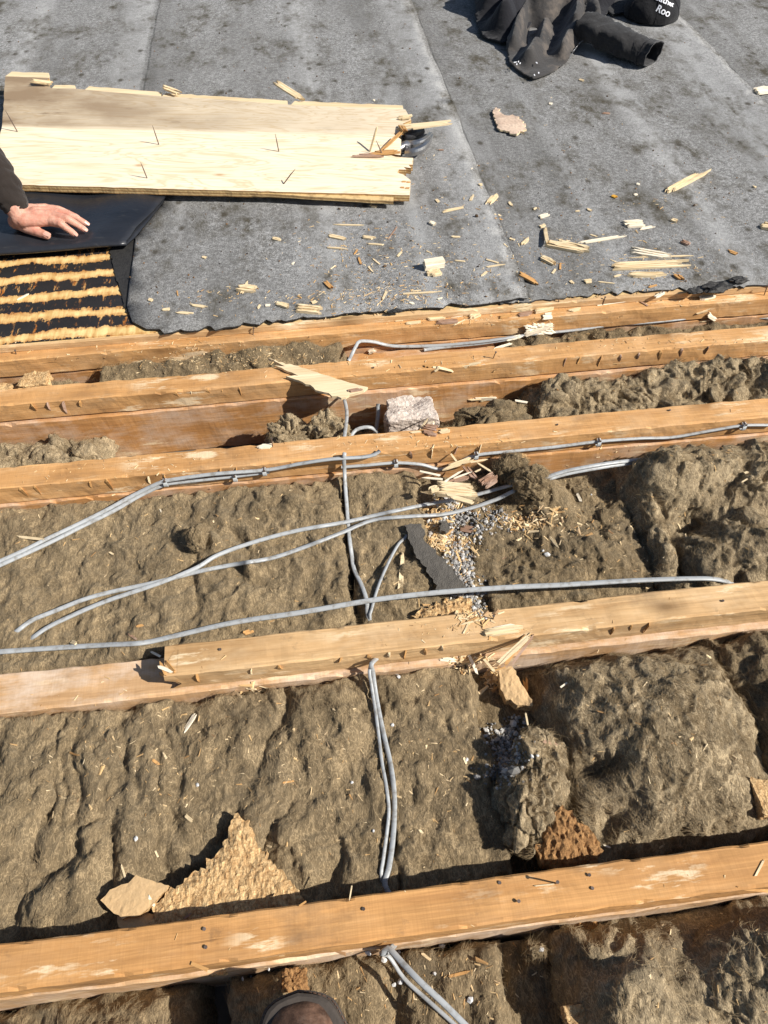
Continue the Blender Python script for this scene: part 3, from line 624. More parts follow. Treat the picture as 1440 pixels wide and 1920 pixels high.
# a bare packing board in the narrow bay, and the dark hollow behind it
o = obj('packing_board', *timber_np(.075, .43, 1.305, 1.392, -.085, -.062, 88, wav=.004), MATS['joist_wood']); tag(o, 'bare sawn packing board under the cable in the farthest bay', 'board'); add_surf(*box_np(.075, .43, 1.305, 1.392, -.085, -.062))
WOOL_IDX = set(range(WOOL_START, len(SURF)-1))

# ================================================================== GRAVEL (loose, uncountable) before cables so that cables lie on it
def stone_np(p, r, rr):
    bm_v = [(0, 0, 1), (.9, 0, .3), (.28, .85, .3), (-.73, .52, .3), (-.73, -.52, .3), (.28, -.85, .3), (.73, .52, -.4), (-.28, .85, -.4), (-.9, 0, -.4), (-.28, -.85, -.4), (.73, -.52, -.4), (0, 0, -1)]
    fc = [(0, 1, 2), (0, 2, 3), (0, 3, 4), (0, 4, 5), (0, 5, 1), (1, 6, 2), (2, 7, 3), (3, 8, 4), (4, 9, 5), (5, 10, 1), (6, 7, 2), (7, 8, 3), (8, 9, 4), (9, 10, 5), (10, 6, 1), (6, 11, 7), (7, 11, 8), (8, 11, 9), (9, 11, 10), (10, 11, 6)]
    s = [r*rr.uniform(.6, 1.25) for _ in range(3)]; s[2] *= .75; M = Matrix.Rotation(rr.uniform(0, 6.3), 3, 'Z') @ Matrix.Rotation(rr.uniform(-.6, .6), 3, 'X')
    return [tuple(M @ Vector((v[0]*s[0]*rr.uniform(.8, 1.2), v[1]*s[1]*rr.uniform(.8, 1.2), v[2]*s[2]*rr.uniform(.85, 1.15)))+p) for v in bm_v] if False else [Vector(p)+M @ Vector((v[0]*s[0]*rr.uniform(.8, 1.2), v[1]*s[1]*rr.uniform(.8, 1.2), v[2]*s[2]*rr.uniform(.85, 1.15))) for v in bm_v], fc
rr = random.Random(12)
def bed(x0, x1, y0, y1, z, seed, label):
    n = Noise(seed); xs = np.linspace(x0, x1, 40); ys = np.linspace(y0, y1, 90); X, Y = np.meshgrid(xs, ys); X, Y = X.ravel(), Y.ravel(); P = np.stack([X, Y, X*0], 1)
    V = np.stack([X, Y, z+.014*n(P*14)+.008*n(P*45)+.004*n(P*110)], 1); i = np.arange(3600).reshape(90, 40); Fq = np.stack([i[:-1, :-1], i[:-1, 1:], i[1:, 1:], i[1:, :-1]], -1).reshape(-1, 4)
    o = obj('dust_bed', V, Fq, MATS['wool_dusty'], None, None, True); tag(o, label, 'dust', kind='stuff'); add_surf(V, Fq)
t = NT('crumb_bed'); c = t.mix(t.noise(70, 5, .75), (.05, .038, .025), (.17, .125, .08)); t.col(c); t.set(Roughness=1); t.bump(t.noise(150, 5, .7), 1, .006)
bed(.17, .36, .632, 1.004, -.088, 5, 'dark dusty bed under the gravel in the third bay'); bed(.19, .36, .213, .556, -.105, 6, 'dark dusty bed under the gravel in the second bay')
bed(.16, .28, -.2, .148, -.12, 7, 'dark dusty hollow at the bottom right of the boot')
def scatter(name, label, cat, blobs, mat, size, seed, shape='stone', lift=.5):
    """blobs: (px, py, spread_x, spread_y, count) in the photograph, dropped on to the surface there"""
    rr = random.Random(seed); m = MB()
    for (px, py, sx, sy, cnt) in blobs:
        for _ in range(cnt):
            p, nn = surf(px+rr.gauss(0, sx), py+rr.gauss(0, sy)); r = size*rr.lognormvariate(0, .35)
            if shape == 'stone': m.add(*stone_np(p+nn*r*lift, r, rr))
            else:
                L = r*rr.uniform(1, 3.4); a = rr.uniform(0, 6.3); d = Vector((math.cos(a), math.sin(a), rr.uniform(-.35, .35))); d = (d-nn*d.dot(nn)*.7).normalized(); s = nn.cross(d).normalized()*r*rr.uniform(.35, .9); q = p+nn*r*.35; h = nn*r*.3
                m.add([q-d*L-s*.4, q+d*L-s, q+d*L*.8+s, q-d*L+s*.6, q-d*L*.7+h, q+d*L*.8+h], [(0, 1, 5, 4), (1, 2, 5), (2, 3, 4, 5), (3, 0, 4), (3, 2, 1, 0)])
    o = m.build(name, MATS[mat]); return tag(o, label, cat, kind='stuff')
scatter('gravel', 'grey and white gravel spilt down the gap in the third bay', 'gravel', [(868, 1085, 13, 26, 260), (862, 1045, 16, 20, 190), (880, 1118, 12, 10, 110), (850, 985, 22, 16, 190), (900, 980, 16, 14, 80), (935, 965, 12, 8, 55), (840, 940, 14, 10, 60), (955, 985, 16, 8, 14), (895, 1140, 10, 8, 40)], 'gravel', .0027, 1)
scatter('gravel', 'grey gravel lying in the shaded gap of the second bay', 'gravel', [(935, 1385, 14, 12, 120), (955, 1420, 16, 18, 190), (930, 1450, 16, 10, 110), (960, 1360, 10, 12, 50)], 'gravel', .0027, 2)
scatter('wood_crumbs', 'orange chipboard crumbs spilt over the gravel in the third bay', 'crumbs', [(812, 975, 8, 14, 110), (815, 1015, 7, 10, 90), (850, 1018, 20, 10, 120), (850, 960, 22, 12, 60), (870, 1060, 14, 22, 60), (985, 985, 14, 6, 70), (960, 975, 30, 14, 70), (1045, 985, 40, 14, 60), (1010, 960, 30, 8, 40), (845, 1140, 25, 6, 90)], 'sawdust', .0027, 3, 'flake')
scatter('wood_crumbs', 'crumbled wood debris under the splintered middle of the second joist', 'crumbs', [(880, 1240, 22, 8, 120), (925, 1268, 10, 12, 80), (890, 1155, 22, 8, 60), (470, 1292, 22, 4, 14)], 'sawdust', .0027, 4, 'flake')
scatter('sawdust', 'fine sawdust specks scattered over the brown insulation', 'sawdust', [(360, 1420, 230, 80, 330), (820, 1430, 60, 100, 90), (1190, 1380, 120, 90, 150), (330, 980, 220, 70, 220), (1080, 1000, 120, 60, 170), (1320, 930, 90, 60, 70), (780, 1840, 160, 40, 140), (1320, 1800, 80, 70, 60), (400, 670, 130, 14, 420), (1200, 640, 150, 8, 160), (1250, 710, 120, 20, 90), (700, 1050, 40, 50, 40)], 'sawdust', .00125, 5, 'flake')
scatter('sawdust', 'fine sawdust specks on the orange joist tops and faces', 'sawdust', [(850, 595, 150, 10, 280), (300, 645, 160, 8, 150), (1250, 560, 130, 8, 120), (800, 690, 130, 10, 100), (800, 830, 140, 10, 150), (870, 1180, 60, 10, 60), (300, 880, 160, 12, 90), (1250, 845, 120, 8, 110)], 'sawdust', .0011, 6, 'flake')
scatter('sawdust', 'wood crumbs and dust scattered on the grey felt', 'sawdust', [(690, 490, 70, 40, 260), (770, 550, 60, 14, 170), (880, 500, 80, 40, 130), (1060, 480, 80, 40, 120), (1220, 500, 80, 30, 150), (640, 560, 80, 14, 150), (1230, 380, 60, 30, 45), (840, 380, 90, 50, 80), (420, 560, 60, 20, 50), (1000, 300, 200, 90, 60)], 'sawdust', .0014, 7, 'flake')
scatter('grit', 'dark grit and moss crumbs scattered over the grey felt', 'grit', [(700, 420, 250, 90, 240), (350, 520, 70, 50, 40), (1200, 330, 160, 120, 130), (400, 80, 300, 60, 200), (900, 540, 200, 20, 60)], 'crumb_dark', .0017, 8)

# ================================================================== CABLES
BASE_SURF = [b for i, b in enumerate(SURF) if i in WOOL_IDX]
def cable(pts, label, w=.0078, h=.0048, lift=.003, name='electric_cable', smooth=3, maxz=None):
    """pts: (px,py) lies on whatever is there, (px,py,z) at a height, (x,y,z,'w') world"""
    P = []
    for q in pts:
        if len(q) == 4: P.append(Vector(q[:3]))
        elif len(q) == 3: P.append(at(*q))
        else:
            p, n = surf(*q); P.append(p+Vector((0, 0, h*.5+lift)))
    fixed = [len(q) > 2 for q in pts]
    for _ in range(smooth):
        Q = [p.copy() for p in P]
        for i in range(1, len(P)-1):
            if not fixed[i]:
                z = (P[i-1].z+2*P[i].z+P[i+1].z)/4
                # slide along the sight line, not sideways
                d = (P[i]-CAM); Q[i] = CAM+d*((CAM_H-z)/(CAM_H-P[i].z))
        P = Q
    S, fr = [], []
    Sall = spline(P, .007); fixw = [len(q) == 4 for q in pts]; cnt = [max(2, int((P[i+1]-P[i]).length/.007)) for i in range(len(P)-1)]
    for i, c_ in enumerate(cnt): fr += [not (fixw[i] or fixw[i+1])]*c_
    fr.append(not fixw[-1]); S = list(Sall); dist = [(p-CAM).length for p in S]; lim = list(dist)
    for i, p in enumerate(S):
        if fr[i]:
            d = (p-CAM).normalized()
            for b in BASE_SURF:
                hh = b.ray_cast(CAM, d)
                if hh[0] is not None: lim[i] = min(lim[i], hh[3]-h*.75)
    dist = list(lim)
    for _ in range(10):
        nd = list(dist)
        for i in range(1, len(S)-1):
            if fr[i]: nd[i] = min(lim[i], (dist[i-1]+2*dist[i]+dist[i+1])/4)
        dist = nd
    S = [CAM+(p-CAM).normalized()*dd for p, dd in zip(S, dist)]; V = []; Fc = []; k = 8
    prof = [(-.5, -.2), (-.5, .2), (-.36, .5), (.36, .5), (.5, .2), (.5, -.2), (.36, -.5), (-.36, -.5)]
    for i, p in enumerate(S):
        tg = (S[min(i+1, len(S)-1)]-S[max(i-1, 0)]).normalized(); sd = tg.cross(Vector((0, -.25, 1))); sd.normalize(); n = sd.cross(tg)
        tw = .35*math.sin(i*.045+len(pts)); sd, n = sd*math.cos(tw)+n*math.sin(tw), n*math.cos(tw)-sd*math.sin(tw)
        for a, b in prof: V.append(p+sd*a*w+n*b*h)
    for i in range(len(S)-1):
        for q in range(k): Fc.append((i*k+q, i*k+(q+1) % k, (i+1)*k+(q+1) % k, (i+1)*k+q))
    Fc.append(tuple(range(k))); Fc.append(tuple((len(S)-1)*k+q for q in range(k))[::-1])
    o = obj(name, V, Fc, MATS['cable_sheath'], None, None, True); tag(o, label, 'cable', 'grey flat electric cables'); add_surf(V, Fc); return o
yJ3 = 1.009-.0045
def onz(px, py, z): p = at(px, py, z); return (p.x, p.y, p.z, 'w')
def onf(px, py, y): p = at_y(px, py, y); return (p.x, p.y, p.z, 'w')
cable([(-30, 1068), (0, 1056), (45, 1036), (85, 1016), (150, 985), (200, 960), (255, 930), onf(300, 905, yJ3-.004), onf(325, 899, yJ3-.002), onf(400, 889, yJ3-.003), onf(500, 881, yJ3-.003), onf(560, 870, yJ3-.005), onf(620, 861, yJ3-.008), onf(680, 857, yJ3-.005), onf(703, 852, yJ3-.002), onf(712, 845, yJ3+.004)], 'upper grey cable clipped to the third joist, ending in its drilled hole', smooth=4)
cable([(-30, 1078), (0, 1064), (90, 1023), (160, 988), (215, 961), (265, 932), onf(305, 910, yJ3-.001), onf(330, 905, yJ3), onf(440, 893, yJ3), onf(505, 885, yJ3+.002)], 'lower grey cable running beside the upper one at the left', smooth=4)
cable([onf(640, 876, yJ3+.001), onf(690, 872, yJ3), onf(742, 868, yJ3), onf(790, 871, yJ3-.004), onf(825, 880, yJ3-.006), onf(850, 872, yJ3-.004), onf(892, 854, yJ3), onf(950, 847, yJ3), onf(1040, 838, yJ3), onf(1120, 828, yJ3), onf(1200, 822, yJ3), onf(1260, 820, yJ3), onf(1330, 808, yJ3), onf(1392, 798, yJ3), onf(1450, 797, yJ3)], 'thin grey cable clipped along the right half of the third joist', w=.0066, h=.0046)
cable([(644, 742, -.045), (650, 770, -.05), (649, 795, -.045), (646, 818, -.03), (.035, 1.03, -.025, 'w'), onf(646, 850, yJ3-.004), onf(645, 862, yJ3-.008), onf(646, 885, yJ3-.012), (648, 920), (651, 960), (654, 1000), (659, 1040), (664, 1070), (678, 1100), (688, 1130), (691, 1160), (.063, .63, -.07, 'w'), (.066, .60, -.06, 'w'), onf(697, 1244, .553), (699, 1262), (704, 1300), (712, 1345), (722, 1390), (733, 1440), (739, 1490), (739, 1540), (735, 1590), (729, 1630), (722, 1662), (.037, .2, -.065, 'w'), (.03, .16, -.06, 'w'), (at(716, 1760, 0).x, .144, -.030, 'w'), (728, 1778, -.028), (752, 1803, -.02), (785, 1838, -.012), (830, 1880, -.012), (890, 1940, -.015)], 'long upright grey cable threading through the three nearest joists', smooth=2)
cable([(.17, .90, -.075, 'w'), (762, 1008), (748, 1022), (733, 1048), (716, 1085), (705, 1115), (697, 1145), (694, 1165), (.067, .63, -.075, 'w'), (.068, .60, -.065, 'w'), onf(694, 1250, .555), (697, 1290), (704, 1335), (710, 1380), (716, 1430), (724, 1475), (729, 1520), (725, 1565), (719, 1610), (716, 1650), (.034, .2, -.07, 'w'), (.028, .16, -.065, 'w'), (at(712, 1760, 0).x, .146, -.040, 'w'), (730, 1795), (757, 1835), (800, 1875), (850, 1920), (880, 1950)], 'thinner grey cable beside the long upright one, coming from under the felt strip', w=.0054, h=.0042, smooth=2)
cable([onz(8, 1194, -.10), onz(28, 1186, -.055), (60, 1168), (100, 1151), (180, 1121), (300, 1094), (370, 1076), (440, 1062), (510, 1050), (570, 1030), (640, 1003), (700, 979), (770, 972), (830, 968), (880, 957), (930, 940), (968, 922), onz(1000, 908, -.035), onz(1060, 889, -.028), onz(1130, 876, -.026), onz(1185, 868, -.04), onz(1240, 862, -.08)], 'lower of the two grey cables crossing in the third bay', smooth=3, lift=.004)
cable([onz(40, 1204, -.10), onz(60, 1196, -.055), (90, 1183), (130, 1163), (200, 1133), (300, 1099), (370, 1070), (410, 1046), (480, 1021), (560, 1000), (650, 984), (720, 968), (800, 951), (880, 936), (940, 920), (965, 914), onz(1005, 902, -.03), onz(1055, 885, -.02), onz(1120, 872, -.018), onz(1180, 864, -.03), onz(1240, 857, -.075)], 'upper of the two grey cables crossing in the third bay', smooth=3, lift=.007)
cable([(-30, 1227), (0, 1225), (100, 1218), (200, 1212), (270, 1208), (330, 1195), (440, 1170), (560, 1149, -.03), (700, 1125, -.025), (800, 1113, -.025), (870, 1107, -.025), (960, 1101, -.025), (1050, 1097, -.025), (1130, 1092, -.025), (1200, 1088, -.025), onz(1290, 1085, -.028), onz(1340, 1086, -.035), onz(1385, 1096, -.06), onz(1430, 1110, -.09)], 'single grey cable running just behind the second joist', w=.0092)
cable([(654, 676, -.03), (660, 664, -.018), (668, 648, -.01), (675, 640, -.012), (700, 641, -.03), (740, 649, -.05), (820, 648, -.05), (900, 641, -.04), (950, 634, -.035), (1000, 630), (1080, 622), (1150, 612), (1200, 609), (1265, 603), (1300, 598), (1340, 595), (1450, 600)], 'grey cable looping out of the fourth joist in the farthest bay', smooth=3)
cable([(795, 656, -.055), (840, 650, -.052), (900, 644, -.045), (960, 635, -.038)], 'short grey cable under the looping one in the farthest bay', w=.008, h=.005)
cable([(709, 757, -.06), (709, 775, -.075), (706, 800, -.10), (700, 822, -.12)], 'short grey cable stub standing against the brick lump', w=.009)
cable([(655, 822, -.09), (668, 806, -.075), (690, 801, -.07), (705, 808, -.085), (716, 826, -.12)], 'bent grey cable loop beside the brick lump', w=.008, h=.006)
def clip(px, py, y, label):
    p = at_y(px, py, y); m = MB(); a, b, d = .0038, .0095, .0105; V = []
    for i in range(9):
        an = math.pi*i/8; V.append((-math.cos(an)*b*.0, math.cos(an)*b, -d*math.sin(an)**.6))
    prof = [(c[2], c[1]) for c in V]; inner = [(q[0]*.78+.0, q[1]*.8) for q in prof]; n = len(prof); W = []
    for sx in (-a, a):
        W += [(p.x+sx, y+.0005+q[0], p.z+q[1]) for q in prof]; W += [(p.x+sx, y+.0005+q[0], p.z+q[1]) for q in inner]
    Fc = []
    for i in range(n-1):
        Fc += [(i, i+1, 2*n+i+1, 2*n+i), (n+i+1, n+i, 3*n+i, 3*n+i+1), (i+1, i, n+i, n+i+1), (2*n+i, 2*n+i+1, 3*n+i+1, 3*n+i)]
    root = empty('cable_clip', (p.x, y, p.z-b), label, 'clip', 'cable clips on the third joist')
    obj('saddle', W, Fc, MATS['cable_clip'], root); obj('clip_nail', *tube([(p.x, y+.002, p.z+b+.001), (p.x, y-.008, p.z+b+.001), (p.x, y-.0095, p.z+b+.001)], [.0012, .0012, .003], 8), MATS['nail_steel'], root)
for i, (px, py, lb) in enumerate(((311, 903, 'first'), (441, 894, 'second'), (496, 883, 'third'), (742, 868, 'fourth'), (892, 853, 'fifth'), (1121, 828, 'sixth'), (1392, 798, 'rightmost'))):
    clip(px, py, 1.0065, lb+(' white cable clip from the left on the third joist' if lb != 'rightmost' else ' of the white cable clips on the third joist'))

# ================================================================== FOLDED-BACK FELT FLAP
nf2 = Noise(44)
def flap():
    root = empty('felt_flap', (-.8, 1.85, .026), 'folded-back flap of felt showing its shiny black underside, under the hand', 'felt')
    # section from the front fold: (distance back from the fold, height)
    sec = [(.30, .0295), (.12, .0295), (.045, .030), (.020, .0315), (.006, .036), (.000, .0425), (.003, .049), (.012, .0535), (.03, .0555), (.07, .056), (.14, .054), (.22, .052), (.30, .050), (.38, .049), (.46, .049)]
    xs = np.linspace(-2.1, 0, 85); V = []; 
    for th in (0, .0045):
        for x in xs:
            for (d, z) in sec:
                # right edge follows the tear; near the tear the roll flattens
                yb = 1.768+.010*math.sin(x*5)
                y = yb+d; xr = -.452+max(0, y-1.80)*.39+.004*math.sin(y*60)+.003*math.sin(y*140)+.010*math.sin((y-1.77)*9)
                xx = -2.1+(x+2.1)/2.1*(xr+2.1)
                k = 1-.35*max(0, 1-(xr-xx)/.08)
                w = .004*float(nf2(np.array([[xx*6, y*6, 0]]))[0])*min(1, d/.05)+.006*math.exp(-((xx+.60)/.07)**2)*(-1 if z > .045 else 0)*min(1, d/.04)
                zz = .0285+(z-.0285)*k+w
                # offset inward for thickness
                if th: zz += (.0042 if z < .0425 else -.0042)*(1 if abs(z-.0425) > .002 else 0); y += (.0042 if d < .02 else 0)
                V.append((xx, y, zz))
    ns = len(sec); nx = len(xs); Fc = []; o2 = ns*nx
    for i in range(nx-1):
        for j in range(ns-1):
            a = i*ns+j; Fc.append((a, a+1, a+ns+1, a+ns)); Fc.append((o2+a, o2+a+ns, o2+a+ns+1, o2+a+1))
    for j in range(ns-1):
        a = (nx-1)*ns+j; Fc.append((a, a+1, o2+a+1, o2+a)); a = j; Fc.append((a+1, a, o2+a, o2+a+1))
    for i in range(nx-1):
        for j in (0, ns-1):
            a = i*ns+j; Fc.append((a, a+ns, o2+a+ns, o2+a))
    obj('black_underside', V, Fc, MATS['felt_underside'], root, smooth=True)
    add_surf(V, Fc)
    return root
flap()

# ================================================================== LIFTED PLYWOOD SHEET
BO = at(-22, 345, .075); BU = Vector((math.cos(PA), math.sin(PA), -.012)); 
p2 = at(770, 366, .058); BU = (p2-BO); BLEN = BU.length; BU.normalize(); p3 = at(765, 197, .075); BVv = (p3-p2); BVv -= BU*BVv.dot(BU); BW = BVv.length; BVv.normalize(); BN = BU.cross(BVv)
ply = empty('plywood_sheet', BO, 'broken plywood sheet with protruding nails lying on the felt', 'plywood')
ply.matrix_world = Matrix(((BU.x, BVv.x, BN.x, BO.x), (BU.y, BVv.y, BN.y, BO.y), (BU.z, BVv.z, BN.z, BO.z), (0, 0, 0, 1)))
def lobj(name, V, Fc, mat, parent, smooth=False):
    me = bpy.data.meshes.new(name); me.from_pydata([tuple(v) for v in V], [], [tuple(int(i) for i in f) for f in Fc]); me.materials.append(mat)
    o = bpy.data.objects.new(name, me); C.objects.link(o); o.parent = parent
    if smooth:
        for p in me.polygons: p.use_smooth = True
    return o
def loc2(px, py, z=0):     # pixel -> sheet coordinates
    d = FW+RT*((px-720)/F_PX)-UP*((py-960)/F_PX); k = ((BO-CAM).dot(BN)+z)/d.dot(BN); q = CAM+d*k-BO; return (q.dot(BU), q.dot(BVv))
edge_px = [(771, 225), (755, 232), (762, 240), (748, 243), (752, 252), (738, 250), (752, 262), (751, 291), (720, 287), (742, 294), (775, 296), (773, 303), (774, 309), (766, 309), (771, 315), (757, 313), (762, 318), (748, 318), (745, 324), (756, 327), (770, 338), (768, 366)]
right = [loc2(*q) for q in edge_px][::-1]
top = [loc2(760, 205), loc2(600, 199), loc2(540, 196), loc2(380, 184), loc2(330, 182), loc2(300, 180), loc2(200, 172), loc2(140, 166), loc2(95, 165), loc2(88, 152), loc2(92, 146)]
poly = [(0, 0)]+right+top+[loc2(10, 143), loc2(4, 235), (-.005, .02)]
V, Fc = slab_np(poly, .03, flat(0.), .018, .0006, 4, bstep=.02)
s = lobj('sheet_face', V, Fc, MATS['plywood_face'], ply); s.data.materials.append(MATS['plywood_edge'])
for p in s.data.polygons:
    if abs(p.normal.z) < .5: p.material_index = 1
WV = [BO+BU*v[0]+BVv*v[1]+BN*v[2] for v in V]; add_surf(WV, Fc)
# machined tongue along the far edge, torn away in places
rr = random.Random(6)
for (a, b) in ((10, 90), (96, 139), (158, 300), (302, 540), (545, 757)):
    x0, y0 = loc2(a, {10: 140, 96: 164, 158: 166, 302: 179, 545: 194}[a]); x1, y1 = loc2(b, {90: 143, 139: 165, 300: 178, 540: 194, 757: 203}[b]); w = .03 if a == 10 else .024
    V, Fc = slab_np([(x0, y0-.004), (x1, y1-.004), (x1-rr.uniform(0, .01), y1+w), (x0+rr.uniform(0, .012), y0+w)], .02, flat(-.003), .010, .0015, a)
    lobj('tongue', V, Fc, MATS['shard_cream'], ply)
V, Fc = slab_np([loc2(30, 331), loc2(738, 374), loc2(738, 366), loc2(30, 326)], .03, flat(-.0055), .009, .001, 9); lobj('tongue', V, Fc, MATS['plywood_edge'], ply)
for (px, py, h, lx, ly) in ((33, 247, .06, -.25, .1), (298, 271, .055, -.1, 0), (523, 284, .05, -.1, 0), (276, 334, .045, -.15, 0), (718, 291, .045, -.5, .1), (530, 345, .055, .95, .2)):
    x, y = loc2(px, py); d = Vector((lx, ly, 1)).normalized(); nl = lobj('nail', *tube([(x, y, -.003), (x+d.x*h*.6, y+d.y*h*.6, d.z*h*.6), (x+d.x*h, y+d.y*h, d.z*h)], [.0016, .0016, .0005], 7), MATS['nail_steel'], ply)
def shard_np(L, w, th, rr, teeth=3, taper=.5, bend=0):
    """a splinter along +X centred on the origin, lying on z=0: ragged ends, split faces, ridged back"""
    k = rr.uniform(.45, .85); hw = w/2; c0 = rr.uniform(-.25, .25)*w
    def end(sg):
        st = rr.random(); b0 = sg*L/2
        if st < .45: p = [(b0*rr.uniform(.45, .75), hw*rr.uniform(.75, 1)), (b0, hw*rr.uniform(-.6, .6)), (b0*rr.uniform(.5, .8), -hw*rr.uniform(.75, 1))]
        elif st < .8: p = [(b0*rr.uniform(.8, .97), hw*.9), (b0*rr.uniform(.7, .85), hw*.3), (b0, hw*.05), (b0*rr.uniform(.72, .85), -hw*.25), (b0*rr.uniform(.86, .98), -hw*.6), (b0*rr.uniform(.6, .8), -hw*.9)]
        else: p = [(b0*rr.uniform(.9, 1), hw*.95), (b0*rr.uniform(.75, .95), -hw*.95)]
        return p
    r = end(1); l = [(x, y) for x, y in end(-1)][::-1]
    ring = r+[(rr.uniform(-.1, .1)*L, -hw*rr.uniform(.85, 1.05))]+l+[(rr.uniform(-.1, .1)*L, hw*rr.uniform(.85, 1.05))]
    ring = [(x, y+bend*w*math.cos(x/L*3.1)) for x, y in ring][::-1]
    n = len(ring); V = []
    for (a, b) in ring: V.append((a, b, th*rr.uniform(.75, 1.1)+bend*.3*abs(a)))
    for (a, b) in ring: V.append((a, b, bend*.3*abs(a)))
    Fc = [(i, i+n, (i+1) % n+n, (i+1) % n) for i in range(n)]
    tris = delaunay_2d_cdt([Vector(p) for p in ring], [], [list(range(n))], 1, 1e-7)
    if len(tris[0]) == n:
        Fc += [tuple(f) for f in tris[2]]+[tuple(i+n for i in f[::-1]) for f in tris[2]]
    else:
        Fc += [tuple(range(n)), tuple(range(n, 2*n))[::-1]]
    return V, Fc
def bundle_np(L, w, th, rr, **k):
    n_ = int(w/.0032)
    if n_ < 2: return shard_np(L, w, th, rr, **k)
    n_ = min(n_, 6); m = MB(); sw = w/n_
    for i in range(n_):
        l = L*rr.uniform(.62, 1.0); V, Fc = shard_np(l, sw*1.25, th*rr.uniform(.65, 1.15), rr, **k); ox = rr.uniform(-.5, .5)*(L-l); oy = (i+.5)*sw-w/2; a = rr.gauss(0, .025); dz = rr.uniform(0, .0006)
        m.add([(v[0]+ox, v[1]+oy+a*v[0], v[2]+dz) for v in V], Fc)
    return m.V, m.F
# splintered strips still hanging on the broken right end
for (x0, y0, x1, y1, w, tone, tilt) in ((742, 243, 848, 233, .030, 0, .02), (690, 288, 712, 268, .006, 0, .9), (705, 292, 755, 262, .010, 2, .2), (752, 235, 760, 262, .016, 2, .25), (690, 291, 750, 288, .018, 2, .03), (660, 294, 720, 294, .016, 3, .0), (745, 224, 775, 222, .02, 0, .05)):
    a = Vector((*loc2(x0, y0), 0)); b = Vector((*loc2(x1, y1), 0)); L = (b-a).length; an = math.atan2(b.y-a.y, b.x-a.x); V, Fc = bundle_np(L, w, .004, rr)
    M = Matrix.Translation((a+b)/2+Vector((0, 0, .002+tilt*L*.4))) @ Matrix.Rotation(an, 4, 'Z') @ Matrix.Rotation(-tilt, 4, 'Y')
    lobj('splinter', [M @ Vector(v) for v in V], Fc, SH[tone], ply)
for (x0, y0, x1, y1) in ((513, 164, 572, 190), (305, 170, 340, 180), (60, 160, 100, 160)):
    a = Vector((*loc2(x0, y0), 0)); b = Vector((*loc2(x1, y1), 0)); L = (b-a).length; an = math.atan2(b.y-a.y, b.x-a.x); V, Fc = bundle_np(L, .022, .005, rr)
    M = Matrix.Translation((a+b)/2+Vector((0, 0, .008))) @ Matrix.Rotation(an, 4, 'Z') @ Matrix.Rotation(.12, 4, 'Y'); lobj('splinter', [M @ Vector(v) for v in V], Fc, SH[0], ply)
# rusty pulled-nail marks at the lower right corner
for px, py in ((757, 341), (766, 342), (754, 352), (764, 353)):
    x, y = loc2(px, py); V, Fc = shard_np(.012, .007, .0012, rr); lobj('torn_patch', [(v[0]+x, v[1]+y, v[2]+.0003) for v in V], Fc, SH[2], ply)

# ================================================================== BODY HELPERS
def capsules_np(segs, n=14):
    """segs: (p0, r0, p1, r1) -> closed overlapping lumps"""
    m = MB()
    for p0, r0, p1, r1 in segs:
        p0, p1 = Vector(p0), Vector(p1); d = p1-p0; L = d.length; d = d.normalized() if L > 1e-6 else Vector((0, 0, 1)); a = d.orthogonal().normalized(); b = d.cross(a); rings = []
        for k in range(1, 6): an = math.pi/2*(1-k/6); rings.append((p0-d*r0*math.sin(an), r0*math.cos(an)))
        rings.append((p0, r0)); rings.append((p0.lerp(p1, .5), (r0+r1)/2)); rings.append((p1, r1))
        for k in range(1, 6): an = math.pi/2*k/6; rings.append((p1+d*r1*math.sin(an), r1*math.cos(an)))
        V = [p0-d*r0]; Fc = []
        for (c, r) in rings: V += [c+(a*math.cos(2*math.pi*q/n)+b*math.sin(2*math.pi*q/n))*r for q in range(n)]
        V.append(p1+d*r1); N_ = len(rings)
        for q in range(n): Fc.append((0, 1+(q+1) % n, 1+q)); Fc.append((len(V)-1, 1+(N_-1)*n+q, 1+(N_-1)*n+(q+1) % n))
        for i in range(N_-1):
            for q in range(n): Fc.append((1+i*n+q, 1+i*n+(q+1) % n, 1+(i+1)*n+(q+1) % n, 1+(i+1)*n+q))
        m.add(V, Fc)
    return m.V, m.F
def fuse(V, Fc, voxel, it=6, fac=.5):
    me = bpy.data.meshes.new('tmp'); me.from_pydata([tuple(v) for v in V], [], Fc); ob = bpy.data.objects.new('tmp', me); C.objects.link(ob)
    r = ob.modifiers.new('r', 'REMESH'); r.mode = 'VOXEL'; r.voxel_size = voxel
    if it: s = ob.modifiers.new('s', 'SMOOTH'); s.iterations = it; s.factor = fac
    ev = ob.evaluated_get(bpy.context.evaluated_depsgraph_get()); em = ev.to_mesh()
    W = np.array([v.co for v in em.vertices]); Q = [tuple(p.vertices) for p in em.polygons]; N = np.array([v.normal for v in em.vertices]); ev.to_mesh_clear()
    bpy.data.objects.remove(ob); bpy.data.meshes.remove(me); return W, Q, N

